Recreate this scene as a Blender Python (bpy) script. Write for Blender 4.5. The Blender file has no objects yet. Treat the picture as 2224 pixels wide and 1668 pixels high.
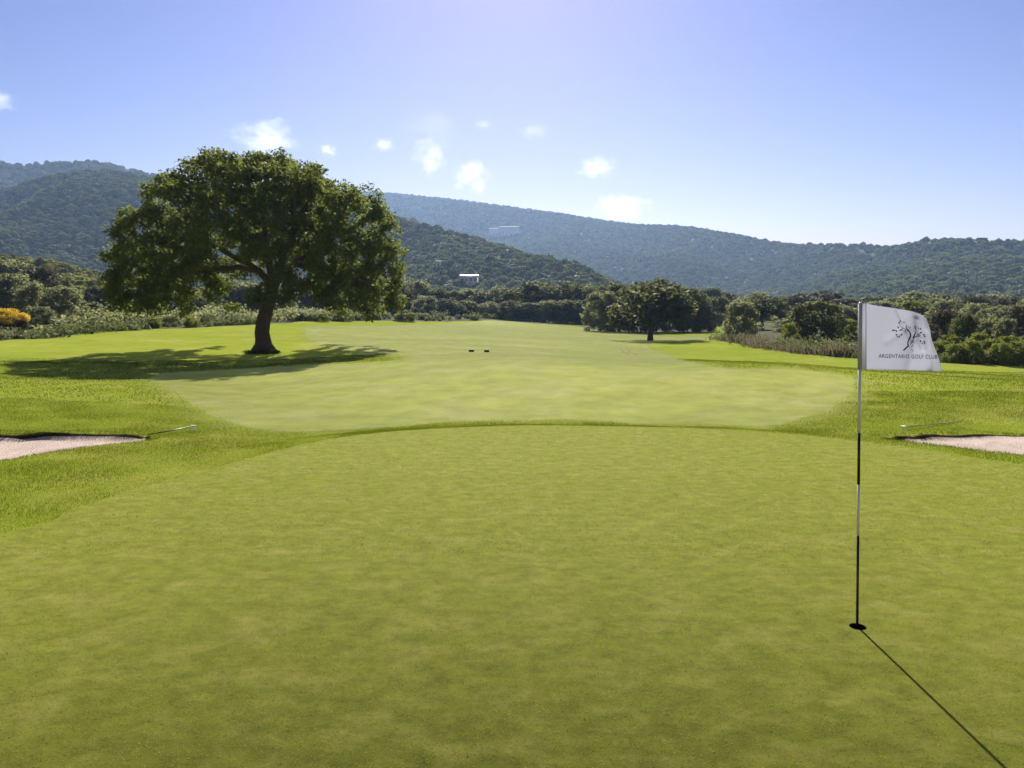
import bpy, bmesh, math, random
import numpy as np
from mathutils import Vector

R = math.radians
SC = bpy.context.scene
COL = SC.collection
rng = np.random.default_rng(11)
random.seed(5)

# ------------------------------------------------------------------ camera, sky, sun, exposure
FPX, CAMZ, HOR = 1600.0, 2.1, 680.0            # focal length (in photo pixels), eye height, horizon row
PITCH = math.atan((834 - HOR) / FPX)
cam_d = bpy.data.cameras.new('camera')
cam = bpy.data.objects.new('camera', cam_d)
COL.objects.link(cam)
cam.location = (0, 0, CAMZ)
cam.rotation_euler = (R(90) - PITCH, 0, 0)
cam_d.sensor_width = 36.0
cam_d.lens = FPX / 2224 * 36.0
cam_d.clip_start = 0.1
cam_d.clip_end = 30000
SC.camera = cam

SUN_EL, SUN_AZ = 37.0, 0.0
W = bpy.data.worlds.new('World')
SC.world = W
W.use_nodes = True
wn, wl = W.node_tree.nodes, W.node_tree.links
bg = wn['Background']
sky = wn.new('ShaderNodeTexSky')
sky.sky_type = 'NISHITA'
sky.sun_disc = False
sky.sun_elevation = R(SUN_EL)
sky.sun_rotation = R(SUN_AZ)
sky.altitude = 50
sky.air_density = 1.4
sky.dust_density = 0.4
sky.ozone_density = 5.0
bg.inputs['Strength'].default_value = 0.05
wb = wn.new('ShaderNodeMix'); wb.data_type = 'RGBA'; wb.blend_type = 'MULTIPLY'     # camera white balance of the sky
wb.inputs['Factor'].default_value = 1.0; wb.inputs['B'].default_value = (0.200, 0.115, 0.122, 1)
gm = wn.new('ShaderNodeGamma'); gm.inputs['Gamma'].default_value = 1.85                # and its contrast
wl.new(sky.outputs[0], gm.inputs['Color']); wl.new(gm.outputs[0], wb.inputs['A'])
wl.new(wb.outputs['Result'], bg.inputs['Color'])

sun_d = bpy.data.lights.new('sun', 'SUN')
sun_d.energy = 5.0
sun_d.angle = R(0.53)
sun_d.color = (1.0, 0.95, 0.86)
sun = bpy.data.objects.new('sun', sun_d)
COL.objects.link(sun)
sun.rotation_euler = (R(-(90 - SUN_EL)), 0, R(-SUN_AZ))
sun.location = (0, 60, 60)

SC.view_settings.view_transform = 'Standard'
SC.view_settings.look = 'None'
SC.view_settings.exposure = 1.2
SC.view_settings.gamma = 1.0
SC.view_settings.use_curve_mapping = False
SC.render.engine = 'CYCLES'
cy = SC.cycles
cy.use_denoising = True
cy.max_bounces = 8
cy.diffuse_bounces = 3
cy.glossy_bounces = 2
cy.transmission_bounces = 4
cy.transparent_max_bounces = 6
cy.volume_bounces = 4
cy.volume_max_steps = 128
cy.sample_clamp_indirect = 6

# ------------------------------------------------------------------ pixel helpers (for measuring places off the photo)
def ray(px, py):
    a, b = (px - 1112) / FPX, (834 - py) / FPX
    c, s = math.cos(PITCH), math.sin(PITCH)
    return np.array([a, c + b * s, -s + b * c])

def at(px, py, Y):
    d = ray(px, py)
    return np.array([0, 0, CAMZ]) + d * (Y / d[1])

def ground_plane(px, py, z=0.0):
    d = ray(px, py)
    return np.array([0, 0, CAMZ]) + d * ((z - CAMZ) / d[2])

def sstep(a, b, x):
    t = np.clip((x - a) / (b - a), 0, 1)
    return t * t * (3 - 2 * t)

# smooth value noise for geometry
_perm = np.random.default_rng(3).random((256, 256))
def vnoise(x, y):
    x, y = np.asarray(x, float), np.asarray(y, float)
    xi, yi = np.floor(x).astype(int), np.floor(y).astype(int)
    fx, fy = x - xi, y - yi
    fx, fy = fx * fx * (3 - 2 * fx), fy * fy * (3 - 2 * fy)
    g = lambda i, j: _perm[i & 255, j & 255]
    return ((g(xi, yi) * (1 - fx) + g(xi + 1, yi) * fx) * (1 - fy) +
            (g(xi, yi + 1) * (1 - fx) + g(xi + 1, yi + 1) * fx) * fy) * 2 - 1

# ------------------------------------------------------------------ objects helpers
def tag(o, label=None, cat=None, group=None, kind=None):
    if label: o['label'] = label
    if cat: o['category'] = cat
    if group: o['group'] = group
    if kind: o['kind'] = kind
    return o

def link(name, me, parent=None, mat=None):
    o = bpy.data.objects.new(name, me)
    COL.objects.link(o)
    if parent: o.parent = parent
    if mat and me is not None and not me.materials: me.materials.append(mat)
    return o

def empty(name, loc):
    o = bpy.data.objects.new(name, None)
    o.empty_display_size = 0.3
    COL.objects.link(o)
    o.location = loc
    return o

def np_mesh(name, V, F, mat=None, smooth=False):
    """V (n,3); F (m,k) equal sided faces or list of such arrays"""
    if not isinstance(F, list): F = [F]
    F = [f for f in F if len(f)]
    me = bpy.data.meshes.new(name)
    V = np.asarray(V, np.float32)
    me.vertices.add(len(V)); me.vertices.foreach_set('co', V.ravel())
    idx = np.concatenate([f.ravel() for f in F]).astype(np.int32)
    tot = np.concatenate([np.full(len(f), f.shape[1]) for f in F]).astype(np.int32)
    start = np.concatenate([[0], np.cumsum(tot)[:-1]]).astype(np.int32)
    me.loops.add(len(idx)); me.loops.foreach_set('vertex_index', idx)
    me.polygons.add(len(tot)); me.polygons.foreach_set('loop_start', start)
    me.polygons.foreach_set('loop_total', tot)
    if smooth: me.polygons.foreach_set('use_smooth', np.ones(len(tot), bool))
    me.update(calc_edges=True)
    if mat: me.materials.append(mat)
    return me

def tube_rings(P, rad, sides=8, wob=0.0, cap=True, seed=0):
    """polyline tube: vertices and quad / tri faces"""
    P = np.asarray(P, float); n = len(P)
    rad = np.broadcast_to(np.asarray(rad, float), (n,))
    T = np.gradient(P, axis=0); T /= np.linalg.norm(T, axis=1)[:, None] + 1e-9
    up = np.array([0, 0, 1.0]) if abs(T[0][2]) < 0.9 else np.array([1.0, 0, 0])
    A = np.cross(T[0], up); A /= np.linalg.norm(A)
    V = []
    r_ = np.random.default_rng(seed)
    for i in range(n):
        A = A - T[i] * np.dot(A, T[i]); A /= np.linalg.norm(A) + 1e-9
        B = np.cross(T[i], A)
        th = np.arange(sides) * 2 * math.pi / sides
        rr = rad[i] * (1 + wob * r_.uniform(-1, 1, sides))
        V.append(P[i] + (np.cos(th) * rr)[:, None] * A + (np.sin(th) * rr)[:, None] * B)
    V = np.concatenate(V)
    F = []
    for i in range(n - 1):
        for k in range(sides):
            k2 = (k + 1) % sides
            F.append((i * sides + k, i * sides + k2, (i + 1) * sides + k2, (i + 1) * sides + k))
    tris = []
    if cap:
        V = np.concatenate([V, P[:1], P[-1:]]); c0, c1 = len(V) - 2, len(V) - 1
        for k in range(sides):
            k2 = (k + 1) % sides
            tris.append((c0, k2, k)); tris.append((c1, (n - 1) * sides + k, (n - 1) * sides + k2))
    return V, np.array(F), np.array(tris).reshape(-1, 3)

class Geo:
    def __init__(s): s.V, s.Q, s.T, s.n = [], [], [], 0
    def add(s, V, Q=None, T=None):
        s.V.append(np.asarray(V, float))
        if Q is not None and len(Q): s.Q.append(np.asarray(Q) + s.n)
        if T is not None and len(T): s.T.append(np.asarray(T) + s.n)
        s.n += len(V); return s
    def tube(s, P, rad, sides=8, **k): return s.add(*tube_rings(P, rad, sides, **k))
    def box(s, lo, hi):
        x0, y0, z0 = lo; x1, y1, z1 = hi
        V = [(x0,y0,z0),(x1,y0,z0),(x1,y1,z0),(x0,y1,z0),(x0,y0,z1),(x1,y0,z1),(x1,y1,z1),(x0,y1,z1)]
        return s.add(V, [(0,3,2,1),(4,5,6,7),(0,1,5,4),(1,2,6,5),(2,3,7,6),(3,0,4,7)])
    def mesh(s, name, mat, smooth=False):
        F = []
        if s.Q: F.append(np.concatenate(s.Q))
        if s.T: F.append(np.concatenate(s.T))
        return np_mesh(name, np.concatenate(s.V), F, mat, smooth)

# ------------------------------------------------------------------ materials
def new_mat(name):
    m = bpy.data.materials.new(name); m.use_nodes = True
    nt = m.node_tree
    return m, nt, nt.nodes, nt.links, nt.nodes['Principled BSDF']

def simple_mat(name, col, rough=0.6, spec=0.4, metal=0.0, var=0.08, scale=30):
    m, nt, N, L, P = new_mat(name)
    no = N.new('ShaderNodeTexNoise'); no.inputs['Scale'].default_value = scale; no.inputs['Detail'].default_value = 4
    tc = N.new('ShaderNodeTexCoord'); L.new(tc.outputs['Object'], no.inputs['Vector'])
    mx = N.new('ShaderNodeMix'); mx.data_type = 'RGBA'
    L.new(no.outputs['Fac'], mx.inputs['Factor'])
    mx.inputs['A'].default_value = (*[max(0, c * (1 - var)) for c in col], 1)
    mx.inputs['B'].default_value = (*[min(1, c * (1 + var)) for c in col], 1)
    L.new(mx.outputs['Result'], P.inputs['Base Color'])
    P.inputs['Roughness'].default_value = rough
    P.inputs['Specular IOR Level'].default_value = spec
    P.inputs['Metallic'].default_value = metal
    return m

def mixc(N, L, fac, a, b):
    mx = N.new('ShaderNodeMix'); mx.data_type = 'RGBA'
    for key, v in (('Factor', fac), ('A', a), ('B', b)):
        if isinstance(v, (tuple, list)): mx.inputs[key].default_value = (*v, 1)
        elif isinstance(v, (int, float)): mx.inputs[key].default_value = v
        else: L.new(v, mx.inputs[key])
    return mx.outputs['Result']

def noise(N, L, vec, scale, detail=4, rough=0.55, stretch=None, lo=0.3, hi=0.7):
    no = N.new('ShaderNodeTexNoise')
    no.inputs['Scale'].default_value = scale; no.inputs['Detail'].default_value = detail
    no.inputs['Roughness'].default_value = rough
    if stretch:
        mp = N.new('ShaderNodeMapping'); mp.inputs['Scale'].default_value = stretch
        L.new(vec, mp.inputs['Vector']); vec = mp.outputs['Vector']
    L.new(vec, no.inputs['Vector'])
    mr = N.new('ShaderNodeMapRange'); mr.inputs['From Min'].default_value = lo; mr.inputs['From Max'].default_value = hi
    L.new(no.outputs['Fac'], mr.inputs['Value'])
    return mr.outputs['Result']

def grass_mat(name, a, b, c, dry, s_big, s_mid, s_fine, bump=0.5, bumpscale=60, sheen=1.0, srough=0.43, tint=(1, .97, .2), dryamt=0.5, stretch=(1, 1, 1), fine=0.3, wmin=0.6, spec=0.0):
    m, nt, N, L, P = new_mat(name)
    vec = N.new('ShaderNodeNewGeometry').outputs['Position']
    n1 = noise(N, L, vec, s_big, 3, 0.6, stretch)
    n2 = noise(N, L, vec, s_mid, 5, 0.7, stretch)
    n3 = noise(N, L, vec, s_fine, 4, 0.75, lo=0.25, hi=0.75)
    n4 = noise(N, L, vec, s_mid * 0.37, 6, 0.75, stretch, 0.48, 0.70)
    c1 = mixc(N, L, n1, a, b)
    c2 = mixc(N, L, n2, c1, c)
    k = N.new('ShaderNodeMath'); k.operation = 'MULTIPLY'; k.inputs[1].default_value = dryamt; L.new(n4, k.inputs[0])
    c3 = mixc(N, L, k.outputs[0], c2, dry)
    hsv = N.new('ShaderNodeHueSaturation'); L.new(c3, hsv.inputs['Color'])
    vr = N.new('ShaderNodeMapRange'); vr.inputs['To Min'].default_value = 1 - fine; vr.inputs['To Max'].default_value = 1 + fine
    L.new(n3, vr.inputs['Value']); L.new(vr.outputs['Result'], hsv.inputs['Value'])
    L.new(hsv.outputs['Color'], P.inputs['Base Color'])
    P.inputs['Roughness'].default_value = 0.8
    P.inputs['Specular IOR Level'].default_value = spec
    # the down of fine blade tips: lighter where the sward is dry and thin, greener where it is lush
    av = N.new('ShaderNodeMath'); av.operation = 'ADD'; L.new(n2, av.inputs[0]); L.new(n3, av.inputs[1])
    sw = N.new('ShaderNodeMapRange'); sw.inputs['From Min'].default_value = 0.35; sw.inputs['From Max'].default_value = 1.65; sw.inputs['To Min'].default_value = sheen; sw.inputs['To Max'].default_value = sheen * wmin
    L.new(av.outputs[0], sw.inputs['Value']); L.new(sw.outputs['Result'], P.inputs['Sheen Weight'])
    P.inputs['Sheen Roughness'].default_value = srough
    tn = mixc(N, L, k.outputs[0], tint, (1, .96, min(1, tint[2] * 1.9)))
    L.new(tn, P.inputs['Sheen Tint'])
    nb = N.new('ShaderNodeTexNoise'); nb.inputs['Scale'].default_value = bumpscale; nb.inputs['Detail'].default_value = 5
    nb.inputs['Roughness'].default_value = 0.7
    L.new(vec, nb.inputs['Vector'])
    bp = N.new('ShaderNodeBump'); bp.inputs['Strength'].default_value = bump; bp.inputs['Distance'].default_value = 0.03
    L.new(nb.outputs['Fac'], bp.inputs['Height']); L.new(bp.outputs['Normal'], P.inputs['Normal'])
    return m

def leaf_mat(name, dark, light, trans=0.35, tcol=None, patch=0.35, rough=0.65, inst=0.3):
    m, nt, N, L, P = new_mat(name)
    g = N.new('ShaderNodeNewGeometry'); oi = N.new('ShaderNodeObjectInfo')
    n1 = noise(N, L, g.outputs['Position'], patch, 3, 0.6)
    ad = N.new('ShaderNodeMath'); ad.operation = 'MULTIPLY_ADD'
    L.new(g.outputs['Random Per Island'], ad.inputs[0]); ad.inputs[1].default_value = 0.55 if inst < 0.5 else 0.2
    mu = N.new('ShaderNodeMath'); mu.operation = 'MULTIPLY'; mu.inputs[1].default_value = 0.35
    L.new(n1, mu.inputs[0]); L.new(mu.outputs[0], ad.inputs[2])
    a2 = N.new('ShaderNodeMath'); a2.operation = 'MULTIPLY_ADD'; a2.inputs[1].default_value = inst
    L.new(oi.outputs['Random'], a2.inputs[0]); L.new(ad.outputs[0], a2.inputs[2])
    col = mixc(N, L, a2.outputs[0], dark, light)
    L.new(col, P.inputs['Base Color'])
    P.inputs['Roughness'].default_value = rough
    P.inputs['Specular IOR Level'].default_value = 0.08
    tr = N.new('ShaderNodeBsdfTranslucent')
    tcol = tcol or tuple(min(1, c * k) for c, k in zip(light, (1.5, 1.6, 0.7)))
    tc = mixc(N, L, a2.outputs[0], tuple(c * 0.6 for c in tcol), tcol)
    L.new(tc, tr.inputs['Color'])
    ms = N.new('ShaderNodeMixShader'); ms.inputs['Fac'].default_value = trans
    L.new(P.outputs[0], ms.inputs[1]); L.new(tr.outputs[0], ms.inputs[2])
    L.new(ms.outputs[0], N['Material Output'].inputs['Surface'])
    return m

M = {}
M['green'] = grass_mat('putting_green_turf', (0.010, 0.014, 0.001), (0.026, 0.027, 0.001), (0.006, 0.010, 0.001), (0.080, 0.072, 0.012),
                       0.45, 7.5, 85, bump=0.15, bumpscale=190, tint=(.95, 1, .15), dryamt=0.8, stretch=(0.75, 1, 1), fine=0.75, srough=0.447, wmin=0.48, spec=0.012)
M['fairway'] = grass_mat('fairway_turf', (0.040, 0.056, 0.004), (0.062, 0.070, 0.009), (0.030, 0.044, 0.003), (0.11, 0.10, 0.028),
                         0.13, 1.1, 22, bump=0.25, bumpscale=40, tint=(.97, .99, .23), dryamt=0.8, fine=0.5, wmin=0.55, srough=0.42, spec=0.012)
M['semi'] = grass_mat('semi_rough_turf', (0.050, 0.078, 0.004), (0.080, 0.096, 0.009), (0.056, 0.080, 0.004), (0.15, 0.13, 0.035),
                         0.12, 0.8, 13, bump=0.5, bumpscale=30, sheen=0.9, tint=(.95, 1, .20), dryamt=0.8, fine=0.4, wmin=0.65, srough=0.42)
M['rough'] = grass_mat('rough_turf', (0.058, 0.098, 0.004), (0.100, 0.125, 0.007), (0.066, 0.102, 0.004), (0.19, 0.155, 0.04),
                       0.12, 0.8, 12, bump=0.7, bumpscale=24, sheen=0.9, tint=(.92, 1, .14), dryamt=0.8, fine=0.4)
M['scrub_ground'] = simple_mat('scrub_ground', (0.060, 0.058, 0.024), 0.95, 0.03, var=0.4, scale=0.6)
M['sand'] = simple_mat('bunker_sand', (0.56, 0.44, 0.37), 0.95, 0.05, var=0.22, scale=5)
def rake_lines(m):
    N, L = m.node_tree.nodes, m.node_tree.links
    w = N.new('ShaderNodeTexWave'); w.inputs['Scale'].default_value = 6; w.inputs['Distortion'].default_value = 7; w.inputs['Detail'].default_value = 3; w.inputs['Detail Scale'].default_value = 0.7
    g = N.new('ShaderNodeNewGeometry'); L.new(g.outputs['Position'], w.inputs['Vector'])
    b = N.new('ShaderNodeBump'); b.inputs['Strength'].default_value = 0.8; b.inputs['Distance'].default_value = 0.03
    L.new(w.outputs['Fac'], b.inputs['Height']); L.new(b.outputs['Normal'], N['Principled BSDF'].inputs['Normal'])
rake_lines(M['sand'])
M['blade'] = leaf_mat('grass_blade', (0.040, 0.066, 0.004), (0.120, 0.140, 0.012), 0.42, (0.185, 0.225, 0.014), patch=0.9)
M['green_blade'] = leaf_mat('green_blade', (0.030, 0.036, 0.002), (0.235, 0.250, 0.036), 0.42, (0.47, 0.50, 0.07), patch=2.5)
M['oak_leaf'] = leaf_mat('oak_leaf', (0.028, 0.052, 0.014), (0.130, 0.170, 0.040), 0.34, (0.28, 0.33, 0.06), patch=0.5)
M['bark'] = simple_mat('oak_bark', (0.125, 0.095, 0.075), 0.95, 0.05, var=0.55, scale=7)
def bark_relief(m):
    N, L = m.node_tree.nodes, m.node_tree.links
    tc = N.new('ShaderNodeTexCoord'); mp = N.new('ShaderNodeMapping'); mp.inputs['Scale'].default_value = (9, 9, 2.2); L.new(tc.outputs['Object'], mp.inputs['Vector'])
    v = N.new('ShaderNodeTexVoronoi'); v.inputs['Scale'].default_value = 1.6; v.feature = 'DISTANCE_TO_EDGE'; L.new(mp.outputs['Vector'], v.inputs['Vector'])
    b = N.new('ShaderNodeBump'); b.inputs['Strength'].default_value = 1.0; b.inputs['Distance'].default_value = 0.05
    L.new(v.outputs['Distance'], b.inputs['Height']); L.new(b.outputs['Normal'], N['Principled BSDF'].inputs['Normal'])
bark_relief(M['bark'])
M['dark_leaf'] = leaf_mat('evergreen_leaf', (0.020, 0.034, 0.014), (0.100, 0.115, 0.038), 0.32, (0.22, 0.24, 0.06), patch=0.25)
M['olive_leaf'] = leaf_mat('grey_green_leaf', (0.050, 0.066, 0.024), (0.190, 0.205, 0.095), 0.42, (0.36, 0.38, 0.14), patch=0.25)
M['bright_leaf'] = leaf_mat('yellow_green_leaf', (0.070, 0.100, 0.012), (0.200, 0.225, 0.036), 0.38, (0.36, 0.39, 0.04), patch=0.3)
M['brown_leaf'] = leaf_mat('brownish_leaf', (0.050, 0.050, 0.022), (0.100, 0.085, 0.040), 0.25, (0.16, 0.14, 0.05), patch=0.3)
M['broom'] = leaf_mat('broom_blossom', (0.50, 0.33, 0.01), (0.75, 0.58, 0.03), 0.42, (0.85, 0.62, 0.03), patch=1.0)
M['dry'] = leaf_mat('dry_grass', (0.10, 0.085, 0.055), (0.25, 0.205, 0.14), 0.3, (0.24, 0.20, 0.12), patch=0.5)
M['scrub'] = leaf_mat('scrub_leaf', (0.058, 0.082, 0.026), (0.165, 0.185, 0.070), 0.3, (0.22, 0.25, 0.07), patch=0.5)
M['wood_leaf'] = leaf_mat('woodland_leaf', (0.034, 0.056, 0.016), (0.180, 0.215, 0.080), 0.22, (0.26, 0.30, 0.10), patch=0.012, inst=0.7)
M['maquis_leaf'] = leaf_mat('maquis_leaf', (0.070, 0.080, 0.018), (0.260, 0.265, 0.065), 0.30, (0.36, 0.37, 0.07), patch=0.03, inst=0.6)
M['hill'] = simple_mat('hill_scrub', (0.060, 0.070, 0.032), 0.95, 0.05, var=0.4, scale=0.02)

# ------------------------------------------------------------------ terrain height field
CP = []          # (px, py, Y) measured ground points
for col in (
    (0,    [(1010, 10.0), (930, 13.35), (905, 14.0), (860, 17.5), (815, 25), (775, 36), (745, 46), (735, 55)]),
    (-500, [(900, 13.5), (815, 25), (745, 46)]),
    (300,  [(1000, 10.3), (962, 12), (925, 14), (870, 17.5), (820, 24.5), (765, 40), (725, 58), (715, 66)]),
    (575,  [(945, 13.3), (920, 15), (870, 19), (830, 24), (766, 40), (722, 62), (704, 80)]),
    (850,  [(922, 15.3), (870, 18.2), (820, 22.6), (786, 28), (770, 36), (740, 52), (705, 95)]),
    (1112, [(921, 15.8), (870, 18.2), (830, 20.6), (791, 24.5), (774, 31), (758, 44), (735, 65), (712, 105), (698, 140)]),
    (1400, [(917, 16.0), (870, 18.2), (830, 20.3), (796, 23.0), (782, 29), (748, 72), (740, 82), (722, 108)]),
    (1700, [(918, 15.0), (880, 17.3), (840, 19.6), (806, 22), (792, 36), (777, 50), (758, 60), (720, 90)]),
    (1860, [(925, 14), (870, 17.5), (814, 23), (802, 35), (776, 50)]),
    (2224, [(988, 10.9), (938, 13.7), (900, 15.4), (866, 17.3), (830, 22.5), (811, 35), (796, 47)]),
    (2700, [(940, 13.7), (866, 17), (830, 22.5), (796, 47)]),
):
    for py, Y in col[1]: CP.append(at(col[0], py, Y))
CP = np.array(CP)
far = np.array([(-60, 95, 1.6), (-20, 120, 1.0), (-30, 170, 0.8), (0, 175, 0.2), (20, 170, -0.4), (60, 170, -0.5), (60, 90, -0.9), (90, 120, -1.2), (120, 70, -1.2),
                (-80, 60, 1.2), (-200, 200, 2), (200, 200, -0.5), (0, 230, 0.0),
                (0, 3, 0), (-5, 5, 0), (6, 5, 0), (0, 9, 0), (-3, 9, 0), (6, 9, 0), (0, 13, 0), (3, 12.6, 0), (-2.4, 12, 0), (5, 11.5, 0)])
CP = np.concatenate([CP, far])
def tps_uv(x, y):
    yy = np.maximum(y, 1.0) + 6
    return np.stack([np.clip(x / yy, -1.2, 1.2) * 2.2, np.log(yy)], -1)
def tps_k(d2): return 0.5 * d2 * np.log(d2 + 1e-9)
_uv = tps_uv(CP[:, 0], CP[:, 1]); n_ = len(CP)
_K = tps_k(((_uv[:, None] - _uv[None]) ** 2).sum(-1)) + np.eye(n_) * 0.004
_P = np.concatenate([np.ones((n_, 1)), _uv], 1)
_A = np.block([[_K, _P], [_P.T, np.zeros((3, 3))]])
_w = np.linalg.solve(_A, np.concatenate([CP[:, 2], np.zeros(3)]))
def tps(x, y):
    x, y = np.atleast_1d(np.asarray(x, float)), np.atleast_1d(np.asarray(y, float))
    q = tps_uv(x, y); out = np.zeros(len(q))
    for i in range(0, len(q), 20000):
        k = tps_k(((q[i:i + 20000, None] - _uv[None]) ** 2).sum(-1))
        out[i:i + 20000] = k @ _w[:n_] + _w[n_] + q[i:i + 20000] @ _w[n_ + 1:]
    return out

def catmull(P, k=6, closed=True):
    P = np.asarray(P, float); n = len(P); out = []
    for i in range(n if closed else n - 1):
        p0, p1, p2, p3 = (P[(i - 1) % n], P[i], P[(i + 1) % n], P[(i + 2) % n]) if closed else (P[max(i - 1, 0)], P[i], P[i + 1], P[min(i + 2, n - 1)])
        for j in range(k):
            t = j / k
            out.append(0.5 * (2 * p1 + (p2 - p0) * t + (2 * p0 - 5 * p1 + 4 * p2 - p3) * t * t + (3 * p1 - p0 - 3 * p2 + p3) * t ** 3))
    return np.array(out)

def sdf(poly, x, y):
    """positive inside"""
    x, y = np.asarray(x, float).ravel(), np.asarray(y, float).ravel()
    d = np.full(len(x), 1e18); ins = np.zeros(len(x), bool)
    A, B = poly, np.roll(poly, -1, 0)
    for (ax, ay), (bx, by) in zip(A, B):
        ex, ey = bx - ax, by - ay
        t = np.clip(((x - ax) * ex + (y - ay) * ey) / (ex * ex + ey * ey + 1e-12), 0, 1)
        d = np.minimum(d, (x - ax - ex * t) ** 2 + (y - ay - ey * t) ** 2)
        c = ((ay > y) != (by > y)) & (x < (bx - ax) * (y - ay) / ((by - ay) + 1e-12) + ax)
        ins ^= c
    d = np.sqrt(d)
    return np.where(ins, d, -d)

green_px = [(0, 1165), (150, 1112), (300, 1065), (450, 1023), (600, 980), (720, 953), (880, 935), (1112, 925), (1300, 925), (1500, 930), (1700, 941), (1880, 960), (2060, 985), (2224, 1010)]
GREEN = catmull([ground_plane(*p)[:2] for p in green_px] + [(9.5, 8.2), (12, 4), (12, -8), (4, -14), (-6, -13), (-9.5, -6), (-7.3, 2.5)])
BUNK_L = catmull([(-7.65, 10.15), (-7.15, 10.95), (-6.75, 11.7), (-6.2, 12.4), (-6.6, 12.88), (-7.8, 12.95), (-9, 12.8), (-11, 12.6), (-14, 12.0), (-16, 10.5), (-13.5, 9.2), (-10, 9.6)])
BUNK_R = catmull([(6.35, 12.45), (6.95, 11.75), (7.75, 10.95), (9.3, 10.2), (12, 10.2), (15, 10.8), (16, 12.2), (13, 13.0), (10.8, 13.15), (9.2, 13.15), (7.6, 12.95), (6.8, 12.75)])

MOUNDS = [(-24, 108, 0.75, 5), (-13, 118, 0.8, 6), (-4, 124, 0.5, 5), (-33, 92, 0.6, 5)]
def height(x, y):
    x, y = np.atleast_1d(np.asarray(x, float)), np.atleast_1d(np.asarray(y, float))
    z = tps(x, y)
    near = sstep(240, 170, np.hypot(x, y))
    z = z * near
    z = z + 0.085 * vnoise(x * 0.23 + 7, y * 0.23) * sstep(14, 24, y) + 0.10 * vnoise(x * 0.07, y * 0.07 + 3) * sstep(35, 70, y)
    z = z + 0.13 * vnoise(x * 0.085 + 11, y * 0.17 + 5) * sstep(22, 34, y) * sstep(120, 70, y) + 0.05 * vnoise(x * 0.16, y * 0.33 + 9) * sstep(17, 26, y) * sstep(70, 40, y)
    for mx, my, mh, ms in MOUNDS: z = z + mh * np.exp(-(((x - mx) / (ms * 1.7)) ** 2 + ((y - my) / ms) ** 2))
    g = sdf(GREEN, x, y)
    zg = 0.012 * np.sin(x * 0.5 + 1) * np.cos(y * 0.4)
    wgt = sstep(-1.1, 0.15, g)
    z = z * (1 - wgt) + zg * wgt
    z = np.where(y < 2, z * sstep(-12, 2, y) * 0 + zg, z)
    for poly, lev in ((BUNK_L, -0.19), (BUNK_R, -0.19)):
        s = sdf(poly, x, y)
        wb = sstep(-0.06, 0.08, s)
        zs = lev + 0.07 * sstep(11.6, 13.0, y) + 0.10 * sstep(1.2, 0.0, s) * sstep(12.2, 11.2, y) + 0.012 * vnoise(x * 5, y * 5) - 0.03 * sstep(0, 1.5, s)
        z = z + 0.02 * sstep(-0.7, -0.1, s) * sstep(12.2, 12.7, y) * (1 - wb)
        z = z * (1 - wb) + zs * wb
    return z

def hz(x, y): return float(height([x], [y])[0])

def hit(px, py, tmax=260):
    """where the line of sight through a pixel meets the ground"""
    d = ray(px, py); t = np.concatenate([np.linspace(3, 40, 800), np.linspace(40, tmax, 900)[1:]])
    P = np.array([0, 0, CAMZ]) + t[:, None] * d
    below = P[:, 2] < height(P[:, 0], P[:, 1])
    i = int(np.argmax(below)) if below.any() else len(t) - 1
    return P[i]

fair_px = [(545, 931), (490, 915), (430, 885), (375, 850), (330, 820), (440, 806), (600, 797), (760, 790), (872, 782), (860, 770), (760, 763), (690, 748), (664, 722),
           (680, 708), (780, 708), (900, 705), (1010, 702), (1120, 699), (1270, 714), (1420, 728), (1560, 728), (1560, 737), (1480, 740), (1405, 747), (1440, 765), (1490, 784), (1560, 798), (1650, 802), (1760, 806), (1835, 815),
           (1856, 830), (1850, 855), (1810, 885), (1740, 910), (1650, 926), (1500, 921), (1300, 915), (1112, 915), (900, 924), (760, 933), (650, 938)]
FAIR = catmull([hit(*p)[:2] for p in fair_px], 4)

course_px = [(-60, 745), (0, 741), (100, 731), (200, 723), (300, 717), (400, 713), (500, 708), (560, 705), (640, 700), (760, 698), (900, 698), (1040, 697), (1120, 700), (1180, 703), (1240, 706), (1275, 713), (1282, 722), (1400, 724), (1543, 722),
             (1552, 706), (1588, 702), (1584, 735), (1600, 746), (1700, 761), (1830, 778), (1890, 781), (2060, 790), (2260, 797), (2600, 801)]
COURSE = np.array([hit(*p)[:2] for p in course_px] + [(70, 40), (70, -70), (-70, -70), (-70, 45)])
PIN = ground_plane(1863, 1360)[:2]
PIN = np.array([PIN[0], PIN[1], hz(*PIN)])
CUPR = 0.054

# tensor grid, fine where the camera stands
def axis(fine0, fine1, step, lo, hi, grow):
    a = list(np.arange(fine0, fine1 + 1e-6, step)); s = step
    while a[-1] < hi: s *= grow; a.append(a[-1] + s)
    s = step; b = []
    while (b[-1] if b else a[0]) > lo: s *= grow; b.append((b[-1] if b else a[0]) - s)
    return np.array(b[::-1] + a)
xs = axis(-15, 15, 0.16, -2600, 2600, 1.075)
ys = axis(4, 30, 0.16, -60, 3400, 1.045)
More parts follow.
